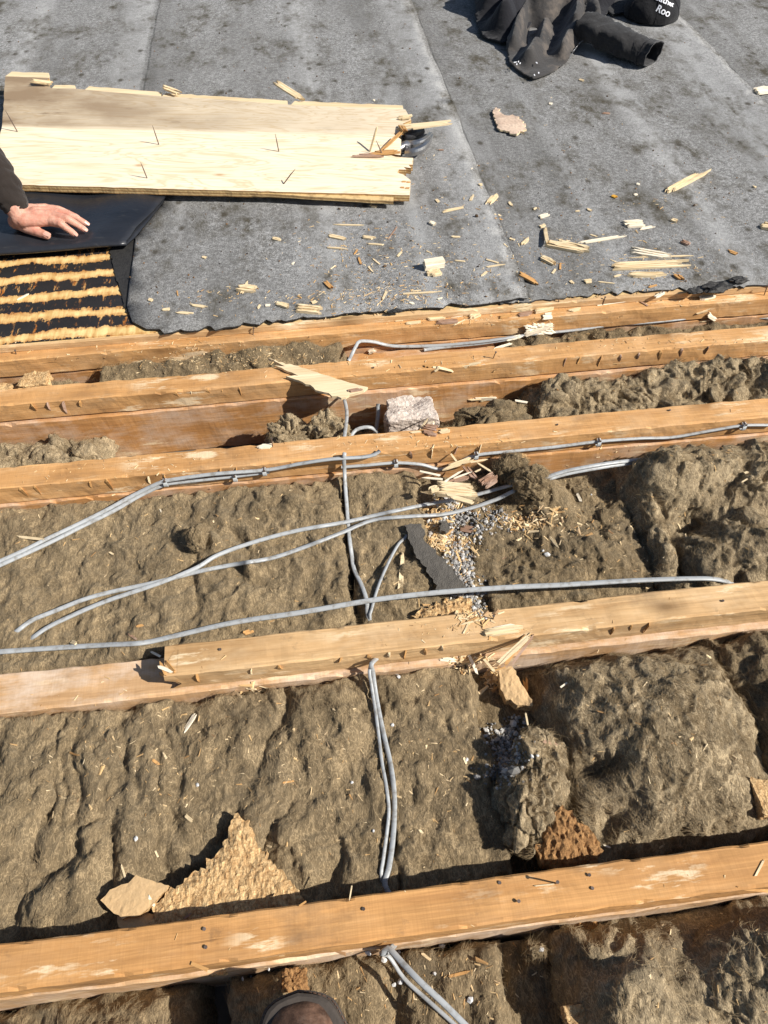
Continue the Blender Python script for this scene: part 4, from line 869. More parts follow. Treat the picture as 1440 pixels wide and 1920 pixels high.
# ================================================================== PERSON KNEELING AT THE LEFT, HAND ON THE FLAP
ZF = .0545
def hp(px, py, z): return at(px, py, ZF+z)
HW = hp(38, 401, .046)
fing = {'index': [(92, 413, .034), (114, 420, .034), (128, 430, .021), (138, 437.5, .0095)], 'middle': [(98, 405, .038), (125, 410, .037), (143, 420, .022), (157, 429.5, .0095)],
        'ring': [(94, 398, .036), (122, 400, .034), (145, 410, .021), (161, 419, .0095)], 'little': [(86, 392, .030), (110, 392, .029), (127, 399, .018), (143, 406, .009)]}
frad = {'index': (.0135, .0100, .0088, .0076), 'middle': (.0135, .0102, .0090, .0078), 'ring': (.0130, .0098, .0086, .0074), 'little': (.0120, .0088, .0077, .0066)}
segs = []
for k, pts in fing.items():
    P = [hp(*q) for q in pts]; R = frad[k]
    for i in range(3): segs.append((P[i], R[i], P[i+1], R[i+1]))
    segs.append((HW+(P[0]-HW)*.12+Vector((0, {'index': -.018, 'middle': -.006, 'ring': .006, 'little': .016}[k], -.004)), .019, P[0], R[0]+.001))
ks = ['index', 'middle', 'ring', 'little']
for a, b in zip(ks, ks[1:]):
    pa, pb = hp(*fing[a][0]), hp(*fing[b][0]); segs.append(((pa+pb)/2-Vector((.012, 0, .004)), .0125, HW.lerp((pa+pb)/2, .45), .017))
TH = [hp(31, 415, .024), hp(50, 427, .019), hp(70, 435, .0135), hp(88, 441.5, .0100)]; TR = (.019, .0142, .0120, .0098)
for i in range(3): segs.append((TH[i], TR[i], TH[i+1], TR[i+1]))
segs += [(HW+Vector((.0, -.012, -.004)), .024, TH[0], .021), (HW+Vector((0, .012, 0)), .022, HW+Vector((.03, .02, -.012)), .02), (TH[0], .018, hp(80, 414, .026), .013), (TH[1], .013, hp(88, 412, .026), .011)]
EL = HW+Vector((-.125, .165, .225)); SHD = Vector((-1.17, 2.06, .60))
segs += [(HW+Vector((0, -.009, 0)), .0235, EL, .042), (HW+Vector((0, .011, 0)), .0225, EL, .042)]
Vh, Fh = capsules_np(segs)
body = [(EL, .044, SHD, .052), (SHD, .06, (-1.2, 1.85, .60), .11), ((-1.2, 1.64, .60), .06, (-1.2, 1.85, .60), .11), ((-1.2, 1.85, .60), .12, (-1.42, 1.85, .46), .13), ((-1.42, 1.85, .46), .13, (-1.62, 1.85, .34), .14),
        ((-1.17, 1.85, .64), .058, (-1.08, 1.85, .74), .055), ((-1.06, 1.85, .80), .082, (-1.00, 1.85, .755), .072), ((-1.0, 1.85, .75), .062, (-.965, 1.85, .70), .042), ((-.945, 1.85, .765), .012, (-.925, 1.85, .745), .013),
        ((-1.05, 1.932, .785), .014, (-1.05, 1.936, .765), .012), ((-1.05, 1.768, .785), .014, (-1.05, 1.764, .765), .012),
        ((-1.2, 1.64, .60), .052, (-1.12, 1.60, .34), .042), ((-1.12, 1.60, .34), .04, (-1.10, 1.72, .13), .027), ((-1.10, 1.72, .13), .03, (-1.06, 1.74, .075), .022)]
for q in range(4): body.append(((-1.07, 1.715+q*.018, .085), .011, (-1.02, 1.712+q*.02, .064), .008))
body.append(((-1.09, 1.76, .10), .012, (-1.05, 1.80, .067), .009))
for s in (1, -1): body += [((-1.62, 1.85+s*.09, .33), .10, (-1.36, 1.85+s*.12, .115), .065), ((-1.36, 1.85+s*.12, .115), .06, (-1.76, 1.85+s*.12, .085), .05), ((-1.76, 1.85+s*.12, .085), .045, (-1.82, 1.85+s*.12, .07), .035)]
W1, Q1, N1 = fuse(Vh, Fh, .0017, 7, .5)
Vb, Fb = capsules_np(body); W2, Q2, N2 = fuse(Vb, Fb, .009, 5, .5)
n = Noise(8); d = np.array([0.]*len(W1))
# knuckle creases and tendons on the visible hand
for k, pts in fing.items():
    P = [np.array(hp(*q)) for q in pts]
    for i, a in ((1, .0011), (2, .0008)):
        ax = P[i+1]-P[i-1]; ax /= np.linalg.norm(ax); s = (W1-P[i])@ax; r = np.linalg.norm(W1-P[i], axis=1)
        d -= a*np.exp(-(r/.014)**2)*(.5+.5*np.cos(s*2*math.pi/.0042))*np.exp(-(s/.006)**2)
    ax = P[0]-np.array(HW); L = np.linalg.norm(ax); ax /= L; s = (W1-np.array(HW))@ax; pr = np.array(HW)+np.outer(s, ax); r = np.linalg.norm((W1-pr)[:, :2], axis=1)
    d += .0016*np.exp(-(r/.0045)**2)*sm(s/L, .35, .6)*(1-sm(s/L, .92, 1.08))*(N1[:, 2] > .2)
    d += .0012*np.exp(-(np.linalg.norm(W1-P[0], axis=1)/.013)**2)
W1 = W1+N1*(d+.0005*fbm(n, W1*120, 2))[:, None]
nv = len(W1); person = empty('person', (-1.3, 1.9, .03), 'person in a dark sleeve at the left edge, bare hand on the black felt', 'person')
obj('body', np.concatenate([W1, W2]), Q1+[tuple(i+nv for i in q) for q in Q2], MATS['skin'], person, smooth=True)
cam_dir = (CAM-HW).normalized()
for k, c, r in [(k, [hp(*q) for q in fing[k][2:]], frad[k][3]) for k in ks]+[('thumb', TH[2:], TR[3])]:
    ax = (c[1]-c[0]).normalized(); upv = (Vector((0, -.35, 1))-ax*Vector((0, -.35, 1)).dot(ax)).normalized(); sd = ax.cross(upv); m = MB(); V = []; 
    for i in range(6):
        for j in range(7):
            u = (i/5-.25)*r*1.65; v = (j/6-.5)*2; wv = r*.74*math.sqrt(max(0, 1-max(0, (i/5-.55)/.62)**2)) ; an = v*.82
            V.append(c[1]+ax*(u+r*.05)+sd*math.sin(an)*wv*1.15+upv*(r*(.93+.10*math.cos(an*1.3))-.0006*i-.10*r*(1-math.cos(an))*3))
    Fc = [(i*7+j, (i+1)*7+j, (i+1)*7+j+1, i*7+j+1) for i in range(5) for j in range(6)]
    obj('finger_nail' if k != 'thumb' else 'thumb_nail', V, Fc, MATS['nail_skin'], person, smooth=True)
# clothing
CW = HW.lerp(EL, .10)
cl = [(CW, .0375, HW.lerp(EL, .22), .043), (HW.lerp(EL, .22), .044, EL, .060), (EL, .062, SHD, .074), (SHD, .085, (-1.2, 1.85, .60), .14), ((-1.2, 1.64, .60), .085, (-1.2, 1.85, .60), .14), ((-1.2, 1.85, .60), .15, (-1.42, 1.85, .46), .16), ((-1.42, 1.85, .46), .16, (-1.6, 1.85, .36), .165),
      ((-1.2, 1.64, .60), .074, (-1.12, 1.60, .34), .058), ((-1.12, 1.60, .34), .056, (-1.105, 1.69, .18), .042), ((-1.19, 1.85, .66), .075, (-1.15, 1.85, .69), .07)]
V, Fc = capsules_np(cl); W, Q, N = fuse(V, Fc, .004, 3, .5); n = Noise(31); ax = np.array((EL-HW).normalized()); s = (W-np.array(HW))@ax
Pw = np.stack([W[:, 0]*9, W[:, 1]*9, s*46+n(W*14)*1.6], 1); d = .0075*(np.abs(n(Pw))-.25)*np.where(s < .16, 1.3, .8)+.006*n(W*16)-.012*(s < .018)*0
W = W+N*d[:, None]
obj('jacket', W, Q, MATS['sleeve_cloth'], person, smooth=True)
tr = []
for s_ in (1, -1): tr += [((-1.62, 1.85+s_*.09, .33), .13, (-1.36, 1.85+s_*.12, .115), .082), ((-1.36, 1.85+s_*.12, .112), .08, (-1.74, 1.85+s_*.12, .095), .065)]
V, Fc = capsules_np(tr+[((-1.62, 1.76, .34), .14, (-1.62, 1.94, .34), .14)]); W, Q, N = fuse(V, Fc, .01, 4, .5); obj('trousers', W, Q, MATS['trouser_cloth'], person, smooth=True)
V, Fc = capsules_np([((-1.09, 1.85, .825), .088, (-1.05, 1.85, .825), .085), ((-1.12, 1.85, .79), .07, (-1.09, 1.85, .76), .06)]); W, Q, N = fuse(V, Fc, .006, 3, .5); obj('hair', W+N*(.006*Noise(5)(W*60))[:, None], Q, MATS['hair'], person, smooth=True)

# ================================================================== HAMMER under the broken end
def hammer():
    c = at(772, 268, .045); root = empty('claw_hammer', (c.x, c.y, .03), 'claw hammer head poking out from under the broken plywood', 'hammer')
    # head runs away-right from under the sheet; two curved claws
    ux = (at(806, 258, .05)-at(758, 276, .05)).normalized(); uy = Vector((-ux.y, ux.x, 0)); o_ = at(758, 275, .05)
    for pts in ([(760, 271), (776, 270), (790, 266), (800, 259), (807, 250)], [(760, 287), (778, 284), (793, 277), (803, 266), (809, 254)]):
        P = spline([at(x, y, .047+.012*math.sin(i*.7)) for i, (x, y) in enumerate(pts)], .006); V = []; Fc = []; N_ = len(P)
        for i, p in enumerate(P):
            t_ = i/(N_-1); tg = (P[min(i+1, N_-1)]-P[max(i-1, 0)]).normalized(); sd = Vector((-tg.y, tg.x, 0)).normalized(); w = .0085*(1-.35*t_); h = .0095*(1-.62*t_)
            for a, b in ((-1, -1), (1, -1), (1.1, .2), (.8, 1), (-.8, 1), (-1.1, .2)): V.append(p+sd*a*w+Vector((0, 0, b*h)))
        for i in range(N_-1):
            for q in range(6): Fc.append((i*6+q, i*6+(q+1) % 6, (i+1)*6+(q+1) % 6, (i+1)*6+q))
        Fc += [tuple(range(6))[::-1], tuple((N_-1)*6+q for q in range(6))]
        obj('claw', V, Fc, MATS['hammer_steel'], root, smooth=False)
    V, Fc = tube([o_-ux*.075, o_-ux*.06, o_-ux*.055, o_-ux*.03, o_-ux*.015, o_+ux*.012, o_+ux*.018], [.013, .0135, .010, .009, .014, .015, .008], 12); obj('head', V, Fc, MATS['hammer_steel'], root, smooth=True)
    hx = uy; V, Fc = tube([o_-ux*.005-hx*.02, o_-ux*.005+hx*.03, o_-ux*.006+hx*.16-Vector((0, 0, .004)), o_-ux*.008+hx*.28-Vector((0, 0, .006))], [.010, .011, .013, .012], 10); obj('handle', V, Fc, MATS['hammer_paint'], root, smooth=True)
    bx = at(778, 250, .045); V, Fc = tube([bx-ux*.04-uy*.0, bx-ux*.01, bx+ux*.03], [.013, .014, .011], 10); obj('grip_end', V, Fc, MATS['hammer_paint'], root, smooth=True)
hammer()

# ================================================================== JACKET AND CAP ON THE FELT
def seg_d(X, Y, a, b):
    a = np.array(a); b = np.array(b); ab = b-a; t_ = np.clip(((X-a[0])*ab[0]+(Y-a[1])*ab[1])/(ab@ab), 0, 1); return np.hypot(X-a[0]-ab[0]*t_, Y-a[1]-ab[1]*t_)
def pl_d(X, Y, poly):
    d = np.full(len(X), 9.)
    for i in range(len(poly)): d = np.minimum(d, seg_d(X, Y, poly[i], poly[(i+1) % len(poly)]))
    return d
def drape(name, px, z0, ridges, mat, root, seed, res=.010, wr=.010, ef=.05, th=.004):
    poly = [tuple(at(x, y, z0)[:2]) for x, y in px]; n = Noise(seed)
    R = [([tuple(at(x, y, z0)[:2]) for x, y in pts], h, w) for pts, h, w in ridges]
    def zf(X, Y):
        P = np.stack([X, Y, X*0], 1); d = pl_d(X, Y, poly); z = np.zeros(len(X))
        for pts, h, w in R:
            dd = np.full(len(X), 9.)
            for a, b in zip(pts, pts[1:]): dd = np.minimum(dd, seg_d(X, Y, a, b))
            g = h*np.exp(-(dd/w)**2); z = np.where(h > 0, np.maximum(z, g), z+g)
        z = z+wr*np.abs(n(P*np.array([8, 5, 1])+n(P*4)[:, None]))*1.6+.0025*n(P*30)
        return z0+.004+z*(.25+.75*sm(d, 0, ef))
    V, Fc = slab_np(poly, res, zf, th, .002, seed, bstep=.012); o = obj(name, V, Fc, MATS[mat], root, smooth=True); return V
jk = empty('work_jacket', at(1010, 90, .03), 'crumpled black work jacket with dusty lining and open cuff on the felt', 'jacket')
drape('lining', [(893, -40), (888, 10), (893, 45), (905, 70), (940, 85), (975, 80), (1000, 40), (1020, -40)], .030, [([(905, 20), (930, 5), (960, -20)], .13, .09), ([(940, 60), (970, 30)], .09, .05)], 'jacket_lining', jk, 61, wr=.02)
drape('front_panel', [(985, 8), (968, 40), (952, 68), (949, 95), (958, 122), (980, 140), (1000, 150), (1020, 143), (1045, 132), (1063, 118), (1078, 95), (1092, 80), (1118, 70), (1132, 62), (1128, 40), (1105, 10), (1070, -8), (1020, -12)], .030,
      [([(953, 90), (962, 70), (975, 45), (988, 15)], .075, .028), ([(1010, 30), (1045, 20), (1080, 25)], .10, .07), ([(1080, 25), (1076, 60), (1060, 110)], .075, .032), ([(1100, 30), (1128, 58)], .07, .05), ([(990, 120), (1010, 85), (1020, 60)], .045, .03), ([(1000, 50), (1000, 90)], -.03, .025), ([(1068, 75), (1060, 110)], -.02, .015)], 'jacket_cloth', jk, 62, res=.008, wr=.006, ef=.035)
drape('back_panel', [(1075, -40), (1090, 0), (1108, 28), (1128, 37), (1142, 22), (1160, 2), (1180, -40)], .030, [([(1100, 0), (1140, 0)], .10, .07)], 'jacket_lining', jk, 63, wr=.02)
# sleeve: a wrinkled tube with an open cuff
def sleeve():
    pts = [at(1095, 48, .085), at(1130, 62, .08), at(1165, 78, .07), at(1200, 92, .064), at(1226, 102, .062)]
    S = spline(pts, .008); nS = len(S); n = Noise(71); k = 22; V = []; Fc = []
    for layer in (0, 1):
        for i, p in enumerate(S):
            t_ = i/(nS-1); tg = (S[min(i+1, nS-1)]-S[max(i-1, 0)]).normalized(); a = tg.cross(Vector((0, 0, 1))).normalized(); b = a.cross(tg)
            for q in range(k):
                an = 2*math.pi*q/k; r = (.062-.012*t_)*(1+.22*float(n(np.array([[math.cos(an)*1.1, math.sin(an)*1.1, t_*5]]))[0])+.30*abs(float(n(np.array([[math.cos(an)*1.8, math.sin(an)*1.8+t_*3, t_*11]]))[0]))-.06)
                if t_ > .86: r *= 1.03
                r -= .004*layer; z = b*math.sin(an)*r*.72
                P_ = p+a*math.cos(an)*r+z; P_.z = max(P_.z, .031+.001*layer); V.append(P_)
    o2 = nS*k
    for i in range(nS-1):
        for q in range(k):
            f = (i*k+q, i*k+(q+1) % k, (i+1)*k+(q+1) % k, (i+1)*k+q); Fc.append(f[::-1]); Fc.append(tuple(o2+j for j in f))
    for q in range(k): Fc.append(((nS-1)*k+q, (nS-1)*k+(q+1) % k, o2+(nS-1)*k+(q+1) % k, o2+(nS-1)*k+q))
    obj('sleeve', V, Fc, MATS['jacket_sleeve'], jk, smooth=True)
    i0 = int(nS*.87); ring = [Vector(V[i0*k+q])+(Vector(V[i0*k+q])-S[i0]).normalized()*.0015 for q in range(k)]
    obj('cuff_seam', *tube(ring+[ring[0]], .0012, 5), MATS['jacket_lining'], jk)
sleeve()
rr = random.Random(3); m = MB()
zp = spline([at(1130, 60, .062), at(1108, 72, .055), at(1090, 82, .048), at(1076, 98, .042), at(1068, 112, .038)], .0062)
for i, p in enumerate(zp): m.add(*stone_np(p+Vector((0, 0, .008)), .0026, rr))
m.build('zip_teeth', MATS['zip_metal'], jk)
rr = random.Random(9)
for px, py in ((966, 117), (969, 121), (972, 116), (975, 119), (1006, 118), (1002, 141), (1010, 137)):
    p = at(px, py, .052); V, Fc = shard_np(.012, .004, .0015, rr); a = rr.uniform(0, 3); obj('paint_fleck', [Matrix.Rotation(a, 3, 'Z') @ Vector(v)+p for v in V], Fc, MATS['thread_white'], jk)

def cap():
    c = at(1222, 30, .03); root = empty('baseball_cap', c, 'black cap with white lettering lying on the felt, top edge of picture', 'cap')
    R = .105; nu, nvv = 40, 16; n = Noise(17)
    def dome(th, ph, off=0):
        r = R+off; q = Vector((math.cos(th)*math.cos(ph), math.sin(th)*math.cos(ph)*1.12, math.sin(ph)**.85*1.0)); dn = float(n(np.array([[q.x*2, q.y*2, q.z*2]]))[0])
        return c+Vector((q.x*r, q.y*r+.02, q.z*r*.92+.002))*(1+0)+q*.010*dn
    V = [dome(2*math.pi*i/nu, math.pi/2*j/nvv) for j in range(nvv) for i in range(nu)]+[dome(0, math.pi/2)]
    Fc = [(j*nu+i, j*nu+(i+1) % nu, (j+1)*nu+(i+1) % nu, (j+1)*nu+i) for j in range(nvv-1) for i in range(nu)]+[((nvv-1)*nu+i, (nvv-1)*nu+(i+1) % nu, nvv*nu) for i in range(nu)]
    obj('crown', V, Fc, MATS['cap_cloth'], root, smooth=True)
    for s in range(6):
        th0 = s*math.pi/3+.3; obj('seam', *tube([dome(th0, math.pi/2*j/14, .0008) for j in range(15)], .001, 4), MATS['jacket_lining'], root)
    obj('button', *tube([dome(0, math.pi/2)-Vector((0, 0, .002)), dome(0, math.pi/2)+Vector((0, 0, .003)), dome(0, math.pi/2)+Vector((0, 0, .005))], [.008, .007, .003], 10), MATS['cap_cloth'], root, smooth=True)
    bd = math.radians(120); V = []
    for j in range(7):
        for i in range(17):
            a = bd+(i/16-.5)*2.1; r = R*.98+.075*j/6*math.cos((i/16-.5)*2.1)**.6; V.append(c+Vector((math.cos(a)*r, math.sin(a)*r*1.12+.02, .012-.006*(j/6)**2+.012*abs(i/16-.5)*0)))
    nV = len(V); V += [v-Vector((0, 0, .004)) for v in V]; Fc = []
    for j in range(6):
        for i in range(16):
            q = j*17+i; Fc.append((q, q+1, q+18, q+17)); Fc.append((nV+q, nV+q+17, nV+q+18, nV+q+1))
    for i in range(16): Fc.append((6*17+i, 6*17+i+1, nV+6*17+i+1, nV+6*17+i))
    obj('peak', V, Fc, MATS['cap_cloth'], root, smooth=True)
    # embroidered lettering, wrapped on the crown facing the camera
    for txt, ph0, th0, size in (('eather', .62, math.radians(-86), .034), ('Roo', .30, math.radians(-92), .034)):
        cu = bpy.data.curves.new('lettering', 'FONT'); cu.body = txt; cu.size = size; cu.align_x = 'CENTER'; cu.extrude = 0; cu.offset = .0006
        to = bpy.data.objects.new('lettering', cu); C.objects.link(to); me = bpy.data.meshes.new_from_object(to.evaluated_get(bpy.context.evaluated_depsgraph_get())); bpy.data.objects.remove(to)
        bm = bmesh.new(); bm.from_mesh(me); bmesh.ops.triangulate(bm, faces=bm.faces); bmesh.ops.subdivide_edges(bm, edges=bm.edges, cuts=2)
        W = []; Fc = [[v.index for v in f.verts] for f in bm.faces]; ca, sa = math.cos(-.42), math.sin(-.42)
        for v in bm.verts:
            x, y = v.co.x*ca-v.co.y*sa, v.co.x*sa+v.co.y*ca; W.append(dome(th0+x/(R*math.cos(ph0)), max(.02, ph0+y/R), .0016))
        bm.free(); obj('lettering', W, Fc, MATS['thread_white'], root)
cap()

# ================================================================== BOOT OF THE PHOTOGRAPHER
def boot():
    tip = at(560, 1870, .030); root = empty('work_boot', (tip.x, tip.y-.15, -.001), 'scuffed brown leather work boot toe at the bottom edge of the picture', 'boot')
    ang = math.radians(4); ca, sa = math.cos(ang), math.sin(ang)
    def L2W(s, x, z): return Vector((tip.x+x*ca+s*sa*1, tip.y-s*ca+x*sa*0, z))   # s = distance back from the toe tip
    prof = [(0, .0), (.004, .022), (.012, .034), (.025, .043), (.045, .050), (.07, .053), (.10, .052), (.14, .046), (.18, .041), (.22, .041), (.26, .040), (.285, .034), (.298, .018), (.302, 0)]
    tops = [(0, .034), (.01, .050), (.03, .064), (.06, .072), (.10, .082), (.14, .105), (.17, .135), (.20, .150), (.30, .150)]
    def itp(T, s): return float(np.interp(s, [a for a, b in T], [b for a, b in T]))
    ss = np.linspace(.001, .301, 60); k = 20; V = []; Fc = []; n = Noise(3)
    for s in ss:
        w = itp(prof, s)*.93; h = itp(tops, s); rowc = []
        for q in range(k):
            a = math.pi*q/(k-1); x = -math.cos(a)*w; z = .026+(h-.026)*max(0, math.sin(a))**.75; jn = .0015*float(n(np.array([[x*40, s*40, z*40]]))[0]); V.append(L2W(s, x*(1-.12*math.sin(a)**2)+jn, z+jn))
    for i in range(len(ss)-1):
        for q in range(k-1): Fc.append((i*k+q, i*k+q+1, (i+1)*k+q+1, (i+1)*k+q))
    Fc.append(tuple(range(k))); obj('upper', V, Fc, MATS['boot_leather'], root, smooth=True)
    # sole, midsole and stitched welt follow the foot outline
    out = [(s, itp(prof, s)) for s in np.concatenate([np.linspace(0, .02, 8), np.linspace(.03, .28, 26), np.linspace(.285, .302, 6)])]
    def ringp(off, z):
        r = [L2W(s-off*max(0, 1-s/.03), x+off*min(1, s/.01), z) for s, x in out]; l = [L2W(s-off*max(0, 1-s/.03), -x-off*min(1, s/.01), z) for s, x in out][::-1]; return r+l[1:-1]
    def stack(name, lv, mat):
        R = [ringp(o_, z) for o_, z in lv]; n_ = len(R[0]); V = [p for r in R for p in r]; Fc = []
        for i in range(len(R)-1):
            for q in range(n_): Fc.append((i*n_+q, i*n_+(q+1) % n_, (i+1)*n_+(q+1) % n_, (i+1)*n_+q))
        Fc.append(tuple(range(n_))); Fc.append(tuple((len(R)-1)*n_+q for q in range(n_))[::-1]); return obj(name, V, Fc, MATS[mat], root)
    stack('sole', [(.004, .0), (.006, .004), (.006, .016), (.004, .018)], 'boot_rubber'); stack('welt', [(.003, .0185), (.0085, .0205), (.0085, .027), (.0055, .029), (.0005, .0295)], 'boot_rubber')
    stack('rand', [(.003, .0295), (.0045, .033), (.0035, .041), (.0, .043), (-.006, .0435)], 'boot_rubber')
    rg = ringp(.0062, .0292)
    m = MB()
    for i in range(len(rg)):
        a, b = rg[i], rg[(i+1) % len(rg)]; nn = max(1, int((b-a).length/.005))
        for j in range(nn): m.add(*tube([a.lerp(b, (j+.15)/nn), a.lerp(b, (j+.75)/nn)], .0007, 5))
    tag(m.build('stitching', MATS['boot_leather'], root), kind='stuff')
    V, Fc = capsules_np([(L2W(.225, 0, .16), .052, L2W(.26, .0, .40), .062), (L2W(.26, 0, .40), .064, L2W(.24, 0, .50), .07)]); W, Q, N = fuse(V, Fc, .006, 3); obj('trouser_leg', W+N*(.006*Noise(2)(W*np.array([14, 14, 40])))[:, None], Q, MATS['trouser_cloth'], root, smooth=True)
boot()
V, Fc = timber_np(-2.3, 2.5, -.31, -.24, FLOOR+.001, -.0025, 99); o = obj('roof_joist', V, Fc, MATS['firring_wood_near']); tag(o, 'roof joist under the boot heel, below the bottom edge of the picture', 'joist', 'roof joists')

# ================================================================== BIGGER PIECES
def rough_slab(name, label, cat, px, z, th, mat, seed, amp=.004, res=.0035, tilt=(0, 0), jit=.0022, sidemat=None, fr=160):
    poly = [tuple(at(x, y, z)[:2]) for x, y in px]; n = Noise(seed); cx = sum(p[0] for p in poly)/len(poly); cy = sum(p[1] for p in poly)/len(poly)
    def zf(X, Y):
        P = np.stack([X, Y, X*0], 1); dd = pl_d(X, Y, poly); return z+tilt[0]*(X-cx)+tilt[1]*(Y-cy)+amp*fbm(n, P*fr*np.array([1, .5, 1]), 3, 2, .6)+amp*1.5*n(P*30)-amp*1.2*(1-sm(dd, 0, .012))
    V, Fc = slab_np(poly, res, zf, th, jit, seed, bstep=res*1.3, under=lambda X, Y: z-th+tilt[0]*(X-cx)+tilt[1]*(Y-cy)); o = obj(name, V, Fc, MATS[mat]); tag(o, label, cat)
    if sidemat:
        o.data.materials.append(MATS[sidemat])
        for p in o.data.polygons:
            if abs(p.normal.z) < .35: p.material_index = 1
    add_surf(V, Fc); return o
rough_slab('chipboard_fragment', 'large crumbled triangular chipboard fragment behind the nearest joist', 'chipboard', [(440, 1530), (468, 1538), (480, 1580), (500, 1612), (535, 1640), (568, 1685), (575, 1712), (430, 1730), (272, 1752), (284, 1700), (315, 1668), (372, 1632), (405, 1602), (428, 1572)], -.042, .022, 'chipboard', 1, .0026, .0032, (0, .10), .003)
rough_slab('chipboard_fragment', 'flat smooth-faced chipboard fragment left of the large triangular one', 'chipboard', [(188, 1688), (205, 1668), (240, 1655), (256, 1640), (318, 1662), (290, 1692), (262, 1716), (228, 1722), (212, 1712)], -.043, .018, 'chipboard_face', 2, .0007, .005, (.05, .05), .0012, 'chipboard')
rough_slab('chipboard_fragment', 'thin chipboard fragment tucked against the nearest joist', 'chipboard', [(218, 1716), (280, 1712), (330, 1722), (330, 1745), (250, 1750), (222, 1738)], -.052, .015, 'chipboard_face', 3, .001, .005, (0, -.2), .0012, 'chipboard')
rough_slab('chipboard_fragment', 'long chipboard fragment jutting down from the splintered second joist', 'chipboard', [(935, 1258), (958, 1252), (972, 1272), (990, 1300), (1000, 1322), (972, 1318), (950, 1308), (938, 1290)], -.058, .022, 'chipboard_face', 4, .0012, .004, (.1, .2), .0015, 'chipboard')
rough_slab('chipboard_fragment', 'crumbly yellow chipboard fragment resting on cable under the third joist', 'chipboard', [(938, 850), (950, 842), (985, 834), (1003, 836), (1000, 846), (985, 858), (950, 868), (940, 864)], -.045, .02, 'chipboard', 5, .005, .004, (0, .5))
rough_slab('chipboard_fragment', 'crumbled chipboard fragment just behind the second joist at the gravel', 'chipboard', [(770, 1152), (790, 1140), (830, 1126), (870, 1118), (886, 1122), (880, 1145), (820, 1165)], -.040, .02, 'chipboard', 6, .0045, .004)
def rock(name, label, cat, c, r, seed, mat, sub=4, rot=0, cut=None, fr=7, amp=.12):
    n = Noise(seed); bm = bmesh.new(); bmesh.ops.create_icosphere(bm, subdivisions=sub, radius=1); co = np.array([v.co for v in bm.verts]); Fc = [[v.index for v in f.verts] for f in bm.faces]; bm.free()
    b = co/np.maximum(np.abs(co).max(1), .62)[:, None]*.85; q = b*(1+.22*n(co*1.4)+amp*fbm(n, co*fr, 3, 2, .6))[:, None]*np.array(r); ca, sa = math.cos(rot), math.sin(rot)
    Q = np.stack([q[:, 0]*ca-q[:, 1]*sa, q[:, 0]*sa+q[:, 1]*ca, q[:, 2]], 1)+np.array(c); o = obj(name, Q, Fc, MATS[mat]); tag(o, label, cat); add_surf(Q, Fc); return o
rock('brick_lump', 'pale pinkish broken brick lump wedged in front of the fourth joist', 'brick', (.195, 1.175, -.090), (.062, .045, .055), 11, 'brick_rubble', 5, amp=.05)
rough_slab('chipboard_fragment', 'dark orange upright chipboard fragment right of the tall wool tuft', 'chipboard', [(1005, 1590), (1025, 1550), (1052, 1515), (1080, 1535), (1108, 1556), (1134, 1590), (1126, 1618), (1060, 1628), (1020, 1615)], -.030, .03, 'chipboard_dark', 14, .006, .0035, (0, .35), .003)
rough_slab('chipboard_fragment', 'dark brown chipboard fragment under the nearest joist at right', 'chipboard', [(1066, 1722), (1085, 1712), (1122, 1716), (1120, 1745), (1105, 1778), (1092, 1770), (1075, 1752)], -.085, .02, 'chipboard_dark', 15, .004, .0035, (0, .2), .002)
rough_slab('chipboard_fragment', 'small brown chipboard crumb right of the boot in shade', 'chipboard', [(1095, 1798), (1108, 1790), (1116, 1802), (1106, 1814), (1096, 1812)], -.09, .01, 'chipboard_dark', 16, .003, .003)
rock('chipboard_lump', 'crumbled chipboard lump at the left end of the farthest bay', 'chipboard', (at(70, 702, -.03).x, 1.35, -.035), (.035, .028, .02), 17, 'chipboard', 4)
rock('chipboard_lump', 'small crumbled chipboard lump at the left edge, farthest bay', 'chipboard', (at(8, 722, -.03).x, 1.335, -.04), (.024, .02, .015), 18, 'chipboard', 3)
rock('chipboard_lump', 'rusty brown crumb lump just above the boot', 'chipboard', tuple(surf(555, 1838)[0]+Vector((0, 0, .006))), (.017, .014, .010), 19, 'chipboard_dark', 4, amp=.3)
rock('chipboard_lump', 'pale crumbled lump at the right edge of the second bay', 'chipboard', tuple(surf(1432, 1500)[0]+Vector((0, 0, .006))), (.02, .03, .014), 20, 'chipboard', 4)
rock('chipboard_lump', 'pale crumbled lump at the bottom edge in the right hollow', 'chipboard', tuple(surf(1080, 1905)[0]+Vector((0, 0, .006))), (.02, .014, .012), 21, 'chipboard', 4)
rock('chipboard_lump', 'small cream lump hanging under the nearest joist', 'chipboard', tuple(at(410, 1818, -.06)), (.014, .008, .008), 22, 'chipboard', 3)
rough_slab('felt_offcut', 'dark grey felt offcut strip beside the gravel in the third bay', 'felt', [(757, 984), (790, 981), (797, 1000), (792, 1010), (830, 1046), (858, 1078), (882, 1106), (850, 1112), (822, 1110), (812, 1085), (790, 1055), (772, 1024)], -.040, .005, 'felt_strip_grey', 30, .0008, .005, (0, 0), .0018, 'felt_edge', 80)
rough_slab('felt_crumb', 'small dark felt crumb on the gravel in the third bay', 'felt', [(822, 978), (836, 974), (842, 985), (836, 996), (824, 994)], -.068, .01, 'felt_strip_grey', 31, .001, .004)

